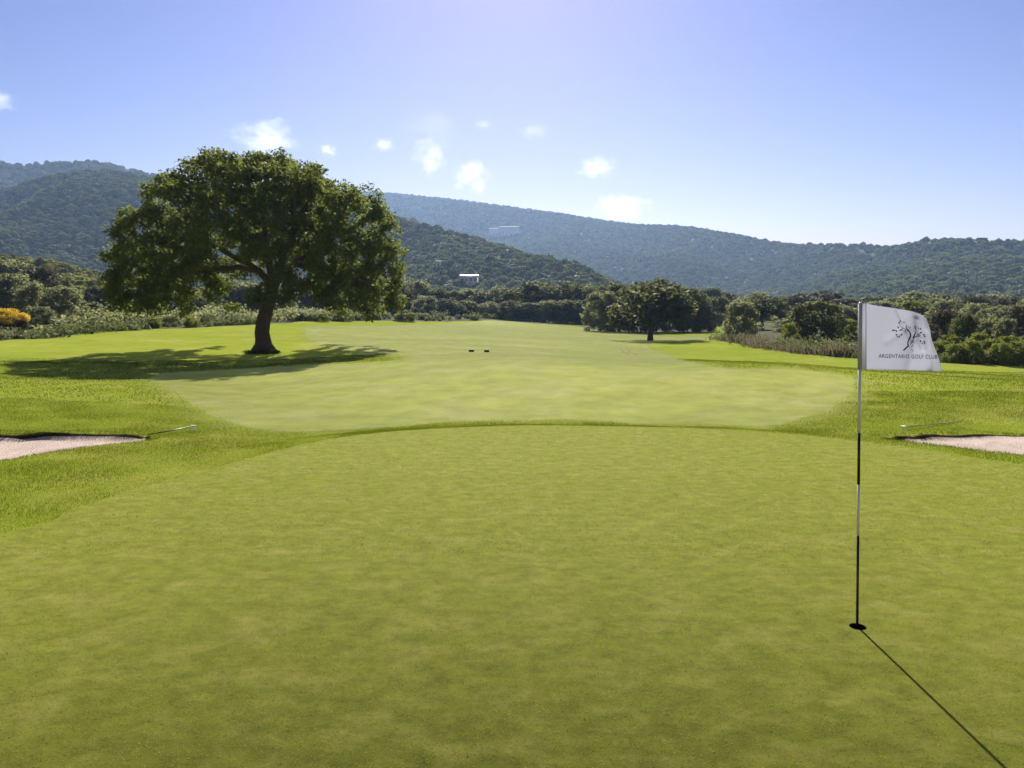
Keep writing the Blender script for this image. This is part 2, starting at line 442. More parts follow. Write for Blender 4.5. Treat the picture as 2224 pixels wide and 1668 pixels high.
# square hole for the cup, aligned to the grid
def snap(a, v):
    i = int(np.argmin(abs(a - v))); return i
ci, cj = snap(xs, PIN[0] - 0.24), snap(ys, PIN[1] - 0.24)
ni = 3
GX, GY = np.meshgrid(xs, ys)
nx, ny = len(xs), len(ys)
VX, VY = GX.ravel(), GY.ravel()
VZ = height(VX, VY)
ii, jj = np.meshgrid(np.arange(nx - 1), np.arange(ny - 1))
keep = ~((ii >= ci) & (ii < ci + ni) & (jj >= cj) & (jj < cj + ni))
ii, jj = ii[keep], jj[keep]
a0 = jj * nx + ii
tri = np.concatenate([np.stack([a0, a0 + 1, a0 + nx + 1], 1), np.stack([a0, a0 + nx + 1, a0 + nx], 1)])
PV = np.stack([VX, VY, VZ], 1)
S_green, S_bl, S_br, S_fair, S_course = (sdf(p, VX, VY) for p in (GREEN, BUNK_L, BUNK_R, FAIR, COURSE))

S_fair = S_fair + (0.09 * vnoise(VX * 1.3, VY * 1.3) + 0.06 * vnoise(VX * 3.1 + 4, VY * 3.1)) * sstep(-1.5, -0.3, S_green * -1 - 2.2 + 0.0 * VX)
clip_P = list(map(tuple, PV)); clip_S = {k: list(v) for k, v in dict(g=S_green, l=S_bl - 0.05, r=S_br - 0.05, e=S_bl + 0.015, h=S_br + 0.015, m=S_fair + 0.55, f=S_fair, c=S_course).items()}
def split(tris, key):
    S = np.array(clip_S[key]); sg = S[tris] > 0; c = sg.sum(1)
    ins, out = [tris[c == 3]], [tris[c == 0]]
    cache = {}; ai, ao = [], []
    def cut(a, b):
        k = (min(a, b), max(a, b))
        if k not in cache:
            t = S[a] / (S[a] - S[b]); pa, pb = clip_P[a], clip_P[b]
            clip_P.append(tuple(pa[i] + (pb[i] - pa[i]) * t for i in range(3)))
            for q in clip_S: clip_S[q].append(0.0 if q == key else clip_S[q][a] + (clip_S[q][b] - clip_S[q][a]) * t)
            cache[k] = len(clip_P) - 1
        return cache[k]
    for t, s, n in zip(tris[(c == 1) | (c == 2)], sg[(c == 1) | (c == 2)], c[(c == 1) | (c == 2)]):
        want = (n == 1)
        k = int(np.where(s == want)[0][0])
        a, b, d = int(t[k]), int(t[(k + 1) % 3]), int(t[(k + 2) % 3])
        e, f = cut(a, b), cut(a, d)
        one, two = (ai, ao) if want else (ao, ai)
        one.append((a, e, f)); two.append((e, b, d)); two.append((e, d, f))
    ins.append(np.array(ai, int).reshape(-1, 3)); out.append(np.array(ao, int).reshape(-1, 3))
    return np.concatenate(ins), np.concatenate(out)
T_green, rest = split(tri, 'g')
T_bl, rest = split(rest, 'l')
T_br, rest = split(rest, 'r')
T_el, rest = split(rest, 'e')
T_er, rest = split(rest, 'h')
T_fair, rest = split(rest, 'f')
T_semi, rest = split(rest, 'm')
T_rough, T_scrub = split(rest, 'c')
ALLP = np.array(clip_P)
def region(name, T, mat, label=None, extra=None):
    u, inv = np.unique(T.ravel(), return_inverse=True)
    V = ALLP[u]; F = inv.reshape(-1, 3)
    if extra is not None:
        F = np.concatenate([F, extra[1] + len(V)]); V = np.concatenate([V, extra[0]])
    me = np_mesh(name, V, F, mat, True)
    o = link(name, me); tag(o, label, kind='structure')
    return o
# ring patch between the square hole in the grid and the round cup hole
sq = [(ci + k, cj) for k in range(ni)] + [(ci + ni, cj + k) for k in range(ni)] + [(ci + ni - k, cj + ni) for k in range(ni)] + [(ci, cj + ni - k) for k in range(ni)]
sqv = []
for k in range(len(sq)):            # 3 points per grid edge for a round cup
    a = np.array([xs[sq[k][0]], ys[sq[k][1]]]); nxt = sq[(k + 1) % len(sq)]; b = np.array([xs[nxt[0]], ys[nxt[1]]])
    for t in (0, 1 / 3, 2 / 3): sqv.append(a + (b - a) * t)
sqv = np.array(sqv); zz = []
for k in range(len(sqv)):
    k0 = (k // 3) * 3; A_, B_ = sqv[k0], sqv[(k0 + 3) % len(sqv)]; t = (k - k0) / 3
    zz.append(hz(*A_) * (1 - t) + hz(*B_) * t)
ang = np.arctan2(sqv[:, 1] - PIN[1], sqv[:, 0] - PIN[0])
cir = np.stack([PIN[0] + np.cos(ang) * CUPR, PIN[1] + np.sin(ang) * CUPR, np.full(len(ang), PIN[2])], 1)
mid = np.concatenate([np.column_stack([sqv, zz]), cir]); ns = len(sqv)
ringT = []
for k in range(ns):
    k2 = (k + 1) % ns
    ringT += [(k, k2, ns + k2), (k, ns + k2, ns + k)]
region('putting_green', T_green, M['green'], extra=(mid, np.array(ringT)))
region('fairway', T_fair, M['fairway'])
region('sand_bunker', T_bl, M['sand'])
region('sand_bunker', T_br, M['sand'])
M['soil'] = simple_mat('bare_soil', (0.045, 0.030, 0.020), 0.95, 0.03, var=0.4, scale=14)
region('bunker_lip', T_el, M['soil'])
region('bunker_lip', T_er, M['soil'])
region('semi_rough', T_semi, M['semi'])
region('rough_ground', T_rough, M['rough'])
region('scrub_ground', T_scrub, M['scrub_ground'])

# ------------------------------------------------------------------ hills: front slope, ridge and back slope, each a real landform
def interp(px, pts):
    a = np.array(pts, float); return np.interp(px, a[:, 0], a[:, 1])
def smooth1(v, k=9):
    ker = np.hanning(k + 2)[1:-1]; ker /= ker.sum()
    return np.convolve(np.pad(v, k // 2, mode='edge'), ker, 'valid')

def make_hill(name, px0, px1, ridge, Dr, Db, base_py, treeh, p=1.0, nu=160, nv=44, rough=0.05, seed=1):
    px = np.linspace(px0, px1, nu)
    ry = smooth1(interp(px, ridge), 5)
    dr, db, by = interp(px, Dr), interp(px, Db), interp(px, base_py)
    V = np.zeros((nv, nu, 3))
    for j in range(nv):
        v = j / (nv - 1) * 1.35
        if v <= 1:
            D = db + (dr - db) * v
            py = by + (ry + treeh / dr * FPX - by) * v ** p
        else:
            D = dr + (dr - db) * (v - 1) * 1.2; py = None
        for i in range(nu):
            if py is not None: P = at(px[i], py[i], D[i])
            else:
                P = at(px[i], ry[i] + treeh / dr[i] * FPX, dr[i]); k = D[i] / dr[i]
                z = P[2] - (P[2] * 1.3) * ((v - 1) / 0.35) ** 1.4
                P = np.array([P[0] * k, D[i], z])
            V[j, i] = P
    # gullies and spurs
    sc = (dr.mean() - db.mean())
    amp = rough * sc
    vv = np.linspace(0, 1.35, nv)[:, None]
    ph = np.clip(vv, 0, 1)
    nz = vnoise(V[..., 0] / sc * 5 + seed * 9.1, V[..., 1] / sc * 2.2 + seed) + 0.5 * vnoise(V[..., 0] / sc * 11 + seed, V[..., 1] / sc * 5 + 4)
    V[..., 2] += amp * nz * np.sin(np.clip(ph, 0, 1) * math.pi) ** 0.8 * 0.8
    V = V.reshape(-1, 3)
    F = []
    for j in range(nv - 1):
        for i in range(nu - 1): F.append((j * nu + i, j * nu + i + 1, (j + 1) * nu + i + 1, (j + 1) * nu + i))
    me = np_mesh(name, V, np.array(F), M['hill'], True)
    o = link(name, me); tag(o, kind='structure')
    return o

hills = {}
hills['far'] = make_hill('hill', -900, 3300,
    [(-900, 420), (0, 400), (500, 398), (870, 415), (1000, 429), (1200, 455), (1320, 475), (1400, 484), (1480, 483), (1600, 504), (1700, 521), (1780, 523), (1850, 521), (1940, 525), (2000, 511), (2060, 506), (2100, 505), (2160, 510), (2224, 513), (2600, 500), (3300, 520)],
    [(-900, 2300), (870, 2200), (1300, 1800), (1600, 1350), (1850, 980), (2060, 780), (2300, 740), (3300, 740)], [(-900, 950), (870, 900), (1300, 640), (1600, 430), (1900, 320), (3300, 270)], [(-900, 668), (870, 668), (1500, 680), (1800, 688), (3300, 690)], 6.5, p=0.95, nu=240, nv=56, rough=0.04, seed=2)
hills['spur_back'] = make_hill('hill', -1300, 900,
    [(-1300, 300), (-400, 315), (-60, 335), (0, 344), (40, 352), (100, 345), (200, 341), (260, 352), (420, 392), (900, 470)],
    [(-1300, 1250), (900, 1250)], [(-1300, 700), (900, 700)], [(-1300, 640), (900, 650)], 7, p=0.9, seed=3)
hills['spur'] = make_hill('hill', -1300, 1500,
    [(-1300, 380), (-300, 420), (0, 402), (90, 372), (180, 357), (260, 358), (345, 375), (500, 402), (700, 432), (870, 460), (980, 486), (1060, 512), (1150, 545), (1250, 585), (1340, 620), (1500, 664)],
    [(-1300, 800), (345, 800), (870, 640), (1250, 480), (1500, 420)], [(-1300, 330), (345, 330), (1500, 330)], [(-1300, 686), (1500, 686)], 6.5, p=0.95, nu=190, nv=50, rough=0.05, seed=4)
hills['knoll'] = make_hill('hill', -900, 640,
    [(-900, 440), (-300, 490), (0, 530), (100, 545), (160, 562), (230, 588), (330, 622), (430, 650), (640, 690)],
    [(-900, 250), (640, 230)], [(-900, 118), (0, 118), (640, 150)], [(-900, 690), (0, 694), (640, 693)], 4.5, p=0.9, nu=130, nv=40, rough=0.05, seed=6)

# woodland covering a hill: one object, thousands of small crowns scattered over the slope
def woodland(hill, label, mat, spacing, size, cutoff=1.0, seed=1, flat=0.75):
    nt = bpy.data.node_groups.new('woodland_scatter', 'GeometryNodeTree')
    nt.interface.new_socket('Geometry', in_out='INPUT', socket_type='NodeSocketGeometry')
    nt.interface.new_socket('Geometry', in_out='OUTPUT', socket_type='NodeSocketGeometry')
    N, L = nt.nodes, nt.links
    gi, go = N.new('NodeGroupInput'), N.new('NodeGroupOutput')
    ds = N.new('GeometryNodeDistributePointsOnFaces'); ds.distribute_method = 'POISSON'
    ds.inputs['Distance Min'].default_value = spacing
    ds.inputs['Density Max'].default_value = 2.2 / (spacing * spacing)
    ds.inputs['Seed'].default_value = seed
    L.new(gi.outputs[0], ds.inputs['Mesh'])
    join = N.new('GeometryNodeJoinGeometry')
    for v in range(5):
        ico = N.new('GeometryNodeMeshIcoSphere'); ico.inputs['Radius'].default_value = 1.0; ico.inputs['Subdivisions'].default_value = 4
        pos = N.new('GeometryNodeInputPosition'); nrm = N.new('GeometryNodeInputNormal')
        vadd = N.new('ShaderNodeVectorMath'); vadd.operation = 'ADD'; vadd.inputs[1].default_value = (v * 7.3 + seed, v * 2.1, 0)
        L.new(pos.outputs[0], vadd.inputs[0])
        n1 = N.new('ShaderNodeTexNoise'); n1.inputs['Scale'].default_value = 1.6; n1.inputs['Detail'].default_value = 4; n1.inputs['Roughness'].default_value = 0.75
        L.new(vadd.outputs[0], n1.inputs['Vector'])
        mr = N.new('ShaderNodeMapRange'); mr.inputs['From Min'].default_value = 0.3; mr.inputs['From Max'].default_value = 0.7
        mr.inputs['To Min'].default_value = -0.60; mr.inputs['To Max'].default_value = 0.50
        L.new(n1.outputs['Fac'], mr.inputs['Value'])
        sc = N.new('ShaderNodeVectorMath'); sc.operation = 'SCALE'
        L.new(nrm.outputs[0], sc.inputs[0]); L.new(mr.outputs['Result'], sc.inputs['Scale'])
        sp = N.new('GeometryNodeSetPosition'); L.new(ico.outputs[0], sp.inputs['Geometry']); L.new(sc.outputs[0], sp.inputs['Offset'])
        # leafy sprays on the crown
        d2 = N.new('GeometryNodeDistributePointsOnFaces'); d2.inputs['Density'].default_value = 22; d2.inputs['Seed'].default_value = v
        L.new(sp.outputs[0], d2.inputs['Mesh'])
        gr = N.new('GeometryNodeMeshGrid'); gr.inputs['Size X'].default_value = 0.34; gr.inputs['Size Y'].default_value = 0.22
        gr.inputs['Vertices X'].default_value = 2; gr.inputs['Vertices Y'].default_value = 2
        ip = N.new('GeometryNodeInstanceOnPoints'); L.new(d2.outputs['Points'], ip.inputs['Points']); L.new(gr.outputs[0], ip.inputs['Instance'])
        rv = N.new('FunctionNodeRandomValue'); rv.data_type = 'FLOAT_VECTOR'; rv.inputs['Max'].default_value = (6.28, 6.28, 6.28)
        L.new(rv.outputs[0], ip.inputs['Rotation'])
        rl = N.new('GeometryNodeRealizeInstances'); L.new(ip.outputs[0], rl.inputs[0])
        j2 = N.new('GeometryNodeJoinGeometry'); L.new(sp.outputs[0], j2.inputs[0]); L.new(rl.outputs[0], j2.inputs[0])
        sm = N.new('GeometryNodeSetMaterial'); sm.inputs['Material'].default_value = mat
        L.new(j2.outputs[0], sm.inputs['Geometry'])
        gti = N.new('GeometryNodeGeometryToInstance'); L.new(sm.outputs[0], gti.inputs[0])
        L.new(gti.outputs[0], join.inputs[0])
    iop = N.new('GeometryNodeInstanceOnPoints'); iop.inputs['Pick Instance'].default_value = True
    L.new(ds.outputs['Points'], iop.inputs['Points']); L.new(join.outputs[0], iop.inputs['Instance'])
    rs = N.new('FunctionNodeRandomValue'); rs.data_type = 'FLOAT_VECTOR'
    rs.inputs['Min'].default_value = (size * 0.55, size * 0.55, size * 0.5 * flat); rs.inputs['Max'].default_value = (size * 1.2, size * 1.2, size * 1.25 * flat)
    rs.inputs['Seed'].default_value = 3
    L.new(rs.outputs[0], iop.inputs['Scale'])
    rr = N.new('FunctionNodeRandomValue'); rr.data_type = 'FLOAT_VECTOR'; rr.inputs['Max'].default_value = (0.3, 0.3, 6.28)
    L.new(rr.outputs[0], iop.inputs['Rotation'])
    L.new(iop.outputs[0], go.inputs[0])
    me = hill.data.copy(); me.name = 'woodland'
    bm = bmesh.new(); bm.from_mesh(me)
    kill = [f for f in bm.faces if abs(f.calc_center_median().x / max(f.calc_center_median().y, 1)) > 0.95 or f.normal.y > 0.25]
    bmesh.ops.delete(bm, geom=kill, context='FACES'); bm.to_mesh(me); bm.free()
    o = link('woodland', me); tag(o, label, kind='stuff')
    md = o.modifiers.new('scatter', 'NODES'); md.node_group = nt
    return o
woodland(hills['far'], 'bluish wooded slope of the long far ridge running down behind the flag', M['wood_leaf'], 7.2, 4.9, seed=1)
woodland(hills['spur_back'], 'wooded top of the ridge behind the left hill', M['wood_leaf'], 8.0, 5.5, seed=2)
woodland(hills['spur'], 'wooded slope of the hill behind the big oak', M['wood_leaf'], 5.6, 4.0, seed=3)
woodland(hills['knoll'], 'olive green maquis on the low knoll at the edge of the course', M['maquis_leaf'], 2.6, 2.1, seed=5)

# air: even pale haze around everything
hb = Geo().box((-3600, -150, -14), (3600, 3500, 415))
hm = bpy.data.materials.new('haze_air'); hm.use_nodes = True
hm.node_tree.nodes.remove(hm.node_tree.nodes['Principled BSDF'])
pv = hm.node_tree.nodes.new('ShaderNodeVolumePrincipled')
pv.inputs['Color'].default_value = (0.42, 0.62, 1.0, 1)
pv.inputs['Density'].default_value = 0.00014
pv.inputs['Anisotropy'].default_value = 0.35
hm.node_tree.links.new(pv.outputs[0], hm.node_tree.nodes['Material Output'].inputs['Volume'])
haze = link('haze', hb.mesh('haze', hm)); tag(haze, 'thin pale blue summer haze over the valley', kind='stuff')
haze.display_type = 'WIRE'

# ------------------------------------------------------------------ leaves
def leaf_cards(C, Nrm, size, aspect=0.55):
    n = len(C)
    t = rng.normal(size=(n, 3)); t -= Nrm * (t * Nrm).sum(1)[:, None]; t /= np.linalg.norm(t, axis=1)[:, None] + 1e-9
    b = np.cross(Nrm, t)
    s = np.asarray(size).reshape(-1, 1) * np.ones((n, 1))
    V = np.stack([C - t * s, C + b * s * aspect, C + t * s, C - b * s * aspect], 1).reshape(-1, 3)
    F = np.arange(4 * n).reshape(n, 4)
    return V, F

def unit(v): return v / (np.linalg.norm(v, axis=-1, keepdims=True) + 1e-9)

def clump_leaves(C, Rr, per, size, squash=0.75, up=0.25):
    """leaf cards in the outer part of clumps centred at C with radius Rr"""
    K = len(C); d = unit(rng.normal(size=(K, per, 3)))
    r = rng.random((K, per, 1)) ** 0.45
    P = C[:, None] + d * r * Rr[:, None, None] * np.array([1, 1, squash])
    nrm = unit(d * 0.8 + rng.normal(size=d.shape) * 0.6 + np.array([0, 0, up]))
    s = size * rng.uniform(0.6, 1.3, (K * per))
    return leaf_cards(P.reshape(-1, 3), nrm.reshape(-1, 3), s)

# ------------------------------------------------------------------ the big oak (branches grown towards the crown's volume)
OAK_Y = 40.0
ob = hit(572, 766); OAK_Y = float(ob[1])
def oakp(px, py, dy=0.0): return at(px, py, OAK_Y + dy)
OAK = np.array([ob[0], ob[1], hz(ob[0], ob[1])])
mpp = OAK_Y / FPX
edge_l = [(690, 268), (650, 262), (600, 262), (540, 274), (490, 300), (450, 326), (420, 352), (395, 380), (370, 412), (356, 455), (349, 530)]
edge_r = [(690, 868), (650, 876), (600, 876), (560, 878), (510, 868), (465, 852), (432, 826), (410, 784), (386, 740), (366, 698), (353, 652), (347, 560)]
def crown_points(n):
    out = []
    el, er = np.array(edge_l)[::-1], np.array(edge_r)[::-1]
    while len(out) < n:
        py = rng.uniform(347, 690, 4000); u = rng.uniform(-1, 1, (4000, 2))
        xl = np.interp(py, el[:, 0], el[:, 1]); xr = np.interp(py, er[:, 0], er[:, 1])
        cx, hw = (xl + xr) / 2, (xr - xl) / 2
        rr = np.hypot(u[:, 0], u[:, 1])
        # umbrella: hollow below, drooping rim
        floor = 528 + 162 * np.clip(rr, 0, 1) ** 0.95
        px = cx + u[:, 0] * hw; dy = u[:, 1] * hw * 0.92
        # the skirt opens left of the trunk and at its right foot
        floor = np.where((u[:, 0] > -0.42) & (u[:, 0] < -0.02), np.minimum(floor, 600), floor)
        floor = np.where((px > 492) & (px < 645), np.minimum(floor, 566 + 0.6 * np.maximum(0, abs(px - 560) - 45)), floor)
        ok = (rr < 1) & (py < floor) & ~((abs(px - 520) < 95) & (abs(py - 440) < 55) & (rng.random(4000) < .55))
        shell = np.maximum(rr, (570 - py) / 230)
        ok &= (rng.random(4000) < 0.36 + 0.64 * np.clip(shell, 0, 1) ** 2) | ((py > 590) & (rr > .35))
        for a, b, c in zip(px[ok], py[ok], dy[ok]): out.append((a, b, c))
    return np.array(out[:n])
cl = crown_points(760)
ctr = np.array([at(a, b, OAK_Y) + np.array([0, c * mpp, 0]) for a, b, c in cl])
# lighter thinning: drop clumps too close together
sel = []
for i, c in enumerate(ctr):
    if all(np.linalg.norm(c - ctr[j]) > 0.64 for j in sel): sel.append(i)
ctr = ctr[sel]
crad = rng.uniform(0.5, 0.9, len(ctr))
att = np.concatenate([c + unit(rng.normal(size=(7, 3))) * (rng.random((7, 1)) ** 0.4) * r * np.array([1, 1, 0.7]) for c, r in zip(ctr, crad)])

limbs = [
    [(572, 772, 0), (571, 745, 0), (569, 722, 0), (571, 700, 0), (578, 675, 0), (585, 652, 0), (590, 632, 0)],
    [(590, 632, 0), (578, 606, -.2), (562, 588, -.5), (545, 576, -.8), (515, 562, -1.4), (478, 540, -2.0), (430, 520, -2.6)],
    [(590, 632, 0), (588, 600, .1), (584, 560, .2), (574, 520, .4), (576, 480, .3), (566, 440, .2), (560, 405, 0)],
    [(590, 632, 0), (606, 605, .4), (620, 588, .7), (640, 572, 1.0), (668, 557, 1.4), (700, 552, 1.8), (740, 540, 2.2)],
    [(590, 632, 0), (600, 602, -.4), (612, 560, -1.0), (632, 520, -1.6), (650, 480, -2.2), (668, 440, -2.8)],
    [(584, 560, .2), (555, 530, 1.0), (520, 500, 1.8), (480, 460, 2.6), (450, 430, 3.2)],
    [(562, 588, -.5), (520, 580, .6), (470, 585, 1.6), (420, 590, 2.6), (370, 600, 3.4)],
    [(640, 572, 1.0), (680, 585, -.2), (720, 592, -1.4), (770, 600, -2.4), (810, 610, -3.0)],
]
nodes, par = [], []
def nid(P, p): nodes.append(P); par.append(p); return len(nodes) - 1
keyed = {}
for lb in limbs:
    pts = [oakp(*q) for q in lb]
    prev = keyed.get(lb[0])
    if prev is None: prev = nid(pts[0], -1); keyed[lb[0]] = prev
    for q0, q1, k in zip(pts[:-1], pts[1:], lb[1:]):
        m = max(1, int(np.linalg.norm(q1 - q0) / 0.4))
        for s in range(1, m + 1):
            prev = nid(q0 + (q1 - q0) * s / m, prev)
        keyed[k] = prev
NH = len(nodes)
step = 0.32
nd = np.array(nodes); near = np.full(len(att), -1); nd2 = np.full(len(att), 1e9)
def upd(new_ids, pts):
    global near, nd2
    d = ((att[:, None] - pts[None]) ** 2).sum(-1); k = d.argmin(1); dm = d[np.arange(len(att)), k]
    b = dm < nd2; nd2[b] = dm[b]; near[b] = np.array(new_ids)[k[b]]
start_ids = [i for i in range(NH) if nodes[i][2] > OAK[2] + 3.2]
upd(start_ids, nd[start_ids])
alive = np.ones(len(att), bool)
for it in range(90):
    alive &= nd2 > 0.37 ** 2
    if not alive.any(): break
    stuck = np.zeros(len(att), int) if it == 0 else stuck
    ids = np.unique(near[alive]); new, npos = [], []
    b4 = nd2.copy()
    for i in ids:
        a = att[alive & (near == i)]
        d = unit(unit(a - nodes[i]).sum(0)) + rng.normal(size=3) * 0.12
        p = nodes[i] + unit(d) * step
        new.append(nid(p, int(i))); npos.append(p)
    upd(new, np.array(npos))
    alive &= ~((nd2 > b4 - 0.004) & alive & (np.random.default_rng(it).random(len(att)) < 0.5) & np.isin(near, ids))
    if len(nodes) > 9000: break
nodes = np.array(nodes); par = np.array(par)
kids = [[] for _ in nodes]
for i, p in enumerate(par):
    if p >= 0: kids[p].append(i)
rad = np.zeros(len(nodes))
for i in range(len(nodes) - 1, -1, -1):
    rad[i] = 0.012 if not kids[i] else (sum(rad[k] ** 2.35 for k in kids[i])) ** (1 / 2.35)
sc_r = 0.40 / rad[int(len([0]))] if rad[1] > 0 else 1
rad = np.maximum(rad * np.where(rad > 0.05, 1.9, 1.2), 0.010)
tz = nodes[:, 2] - OAK[2]
for i in range(NH):
    if tz[i] < 3.4:
        rad[i] = 0.40 + 0.30 * max(0, 1 - tz[i] / 0.9) ** 2 - 0.02 * tz[i]
oak = empty('oak_tree', OAK)
tag(oak, 'large spreading oak with leaning dark trunk casting a wide shadow on the fairway edge', 'tree')
g = Geo(); seen = set()
def chain(start):
    c = [start]
    while kids[c[-1]]:
        k = max(kids[c[-1]], key=lambda q: rad[q]); c.append(k)
    return c
stack = [0]; used = set()
trunk_g, branch_g = Geo(), Geo()
while stack:
    s = stack.pop()
    c = chain(s)
    full = ([par[s]] if par[s] >= 0 else []) + c
    P = nodes[full] - OAK; r = rad[full].copy()
    if par[s] >= 0: r[0] = min(rad[s] * 1.15, rad[par[s]])
    if len(full) >= 2:
        big = r[0] > 0.12
        if s == 0:
            cut = min([i for i, q in enumerate(full) if tz[q] >= 3.4] + [len(full) - 2])
            trunk_g.tube(P[:cut + 1], r[:cut + 1], 18, wob=0.13, seed=4)
            branch_g.tube(P[cut:], r[cut:], 9, wob=0.08, cap=False, seed=5)
        else:
            branch_g.tube(P, r, 9 if big else 5, wob=0.07 if big else 0, cap=False, seed=s)
    for q in c:
        ks = sorted(kids[q], key=lambda z: -rad[z])
        stack += ks[1:]
link('trunk', trunk_g.mesh('oak_trunk', M['bark'], True), oak)
link('branches', branch_g.mesh('oak_branches', M['bark'], True), oak)
tips = np.array([i for i in range(NH, len(nodes)) if rad[i] < 0.045])
tips = np.array([i for i in tips if ((att - nodes[i]) ** 2).sum(1).min() < 0.42 ** 2])
tp = nodes[tips] - OAK
per = 50
d = unit(rng.normal(size=(len(tp), per, 3))); rr = rng.random((len(tp), per, 1)) ** 0.5 * 0.42
LP = (tp[:, None] + d * rr * np.array([1, 1, 0.8])).reshape(-1, 3)
LN = unit(d.reshape(-1, 3) * 0.5 + rng.normal(size=(len(LP), 3)) * 0.7 + np.array([0, 0, 0.5]))
LV, LF = leaf_cards(LP, LN, rng.uniform(0.06, 0.125, len(LP)), 0.62)
crown = link('crown', np_mesh('oak_crown', LV, LF, M['oak_leaf']), oak)
print('oak nodes', len(nodes), 'leaves', len(LF))

# unmown tuft round the foot of the oak
TV, TF = clump_leaves(np.array([(OAK[0] + math.cos(a) * r, OAK[1] + math.sin(a) * r * .6 - .5, OAK[2] + .06) for a, r in zip(rng.uniform(0, 6.28, 46), rng.uniform(.2, 1.0, 46))]), np.full(46, .2), 34, .05, .7, .3)
tag(link('grass_tuft', np_mesh('grass_tuft', TV, TF, M['blade'])), 'unmown grass tuft round the foot of the big oak', kind='stuff')
# ------------------------------------------------------------------ stock of tree and bush crowns (unit size, base at z = 0)
def crown_mesh(name, mat, kind, K, per, leaf, seed, lo=0.0):
    global rng
    keep, rng = rng, np.random.default_rng(seed)
    C = []
    while len(C) < K:
        p = rng.uniform(-1, 1, 3); r = np.linalg.norm(p)
        if r > 1 or rng.random() > 0.25 + 0.75 * r ** 2: continue
        if kind == 'bush':        # leafy down to the ground, upright sides and a rounded top
            z = rng.random(); wdt = math.sqrt(max(0, 1 - max(0, (z - .35) / .68) ** 2)); a_ = rng.uniform(0, 6.283); rr_ = rng.random() ** 0.33
            q = np.array([math.cos(a_) * rr_ * .43 * wdt, math.sin(a_) * rr_ * .43 * wdt, 0.05 + z * 0.86])
        elif kind == 'dome':      # crown on a stem, flat below
            if p[2] < -0.35: continue
            q = np.array([p[0] * 0.42, p[1] * 0.42, 0.42 + p[2] * 0.45 if p[2] > 0 else 0.42 + p[2] * 0.42])
        elif kind == 'umbrella':
            q = np.array([p[0] * 0.45, p[1] * 0.45, 0.72 + p[2] * 0.18 - 0.16 * (p[0] ** 2 + p[1] ** 2)])
        else:                     # upright cone shaped
            z = (p[2] + 1) / 2; q = np.array([p[0] * 0.40 * (1 - 0.75 * z), p[1] * 0.40 * (1 - 0.75 * z), 0.06 + z * 0.86])
        C.append(q)
    C = np.array(C) + rng.normal(size=(K, 3)) * 0.02
    C[:, 2] = np.maximum(C[:, 2], 0.05)
    Rr = rng.uniform(0.08, 0.15, K) * (1 if kind != 'umbrella' else 0.8)
    V, F = clump_leaves(C, Rr, per, leaf, 0.8, 0.35)
    V[:, 2] = np.maximum(V[:, 2], 0.0)
    rng = keep
    return np_mesh(name, V, F, mat)

def stem_mesh(name, kind, seed):
    r_ = np.random.default_rng(seed); g = Geo()
    h = 0.5 if kind != 'umbrella' else 0.62
    bend = r_.normal(size=2) * 0.03
    P = [(0, 0, -0.03), (bend[0] * .4, bend[1] * .4, h * .3), (bend[0], bend[1], h * .6)]
    g.tube(P, [0.034, 0.024, 0.020], 8, wob=0.1, seed=seed)
    for k in range(5):
        a = k * 1.26 + r_.uniform(-.3, .3); l = r_.uniform(.16, .28)
        e = (bend[0] + math.cos(a) * l, bend[1] + math.sin(a) * l, h * .6 + r_.uniform(.14, .30))
        m_ = (bend[0] + math.cos(a) * l * .4, bend[1] + math.sin(a) * l * .4, h * .6 + (e[2] - h * .6) * .6)
        g.tube([P[-1], m_, e], [0.014, 0.010, 0.004], 5, cap=False)
    return g.mesh(name, M['bark'], True)

STOCK = {}
def stock(kind, mat, n, K, per, leaf):
    for v in range(n):
        STOCK[(kind, mat, v)] = crown_mesh('%s_%s_crown' % (kind, mat), M[mat], kind, K, per, leaf, 100 + v * 7 + len(STOCK))
stock('dome', 'dark_leaf', 3, 75, 70, 0.030)
stock('dome', 'olive_leaf', 2, 70, 60, 0.030)
stock('dome', 'brown_leaf', 1, 70, 60, 0.030)
stock('bush', 'dark_leaf', 3, 105, 60, 0.030)
stock('bush', 'olive_leaf', 3, 105, 60, 0.030)
stock('bush', 'bright_leaf', 3, 90, 55, 0.034)
stock('bush', 'brown_leaf', 2, 95, 55, 0.032)
stock('umbrella', 'brown_leaf', 1, 60, 60, 0.030)
stock('umbrella', 'olive_leaf', 1, 60, 60, 0.030)
stock('cone', 'olive_leaf', 1, 60, 55, 0.030)
STEMS = {k: [stem_mesh('%s_stem' % k, k, 40 + v) for v in range(2)] for k in ('dome', 'bush', 'umbrella', 'cone')}
KINDN = {('dome', 'dark_leaf'): 'evergreen_tree', ('dome', 'olive_leaf'): 'olive_tree', ('umbrella', 'brown_leaf'): 'umbrella_tree', ('umbrella', 'olive_leaf'): 'umbrella_tree',
         ('bush', 'dark_leaf'): 'evergreen_bush', ('bush', 'olive_leaf'): 'grey_green_bush', ('bush', 'bright_leaf'): 'green_shrub', ('bush', 'brown_leaf'): 'brown_shrub', ('cone', 'olive_leaf'): 'cypress_tree', ('dome', 'brown_leaf'): 'brown_tree'}
count = {}
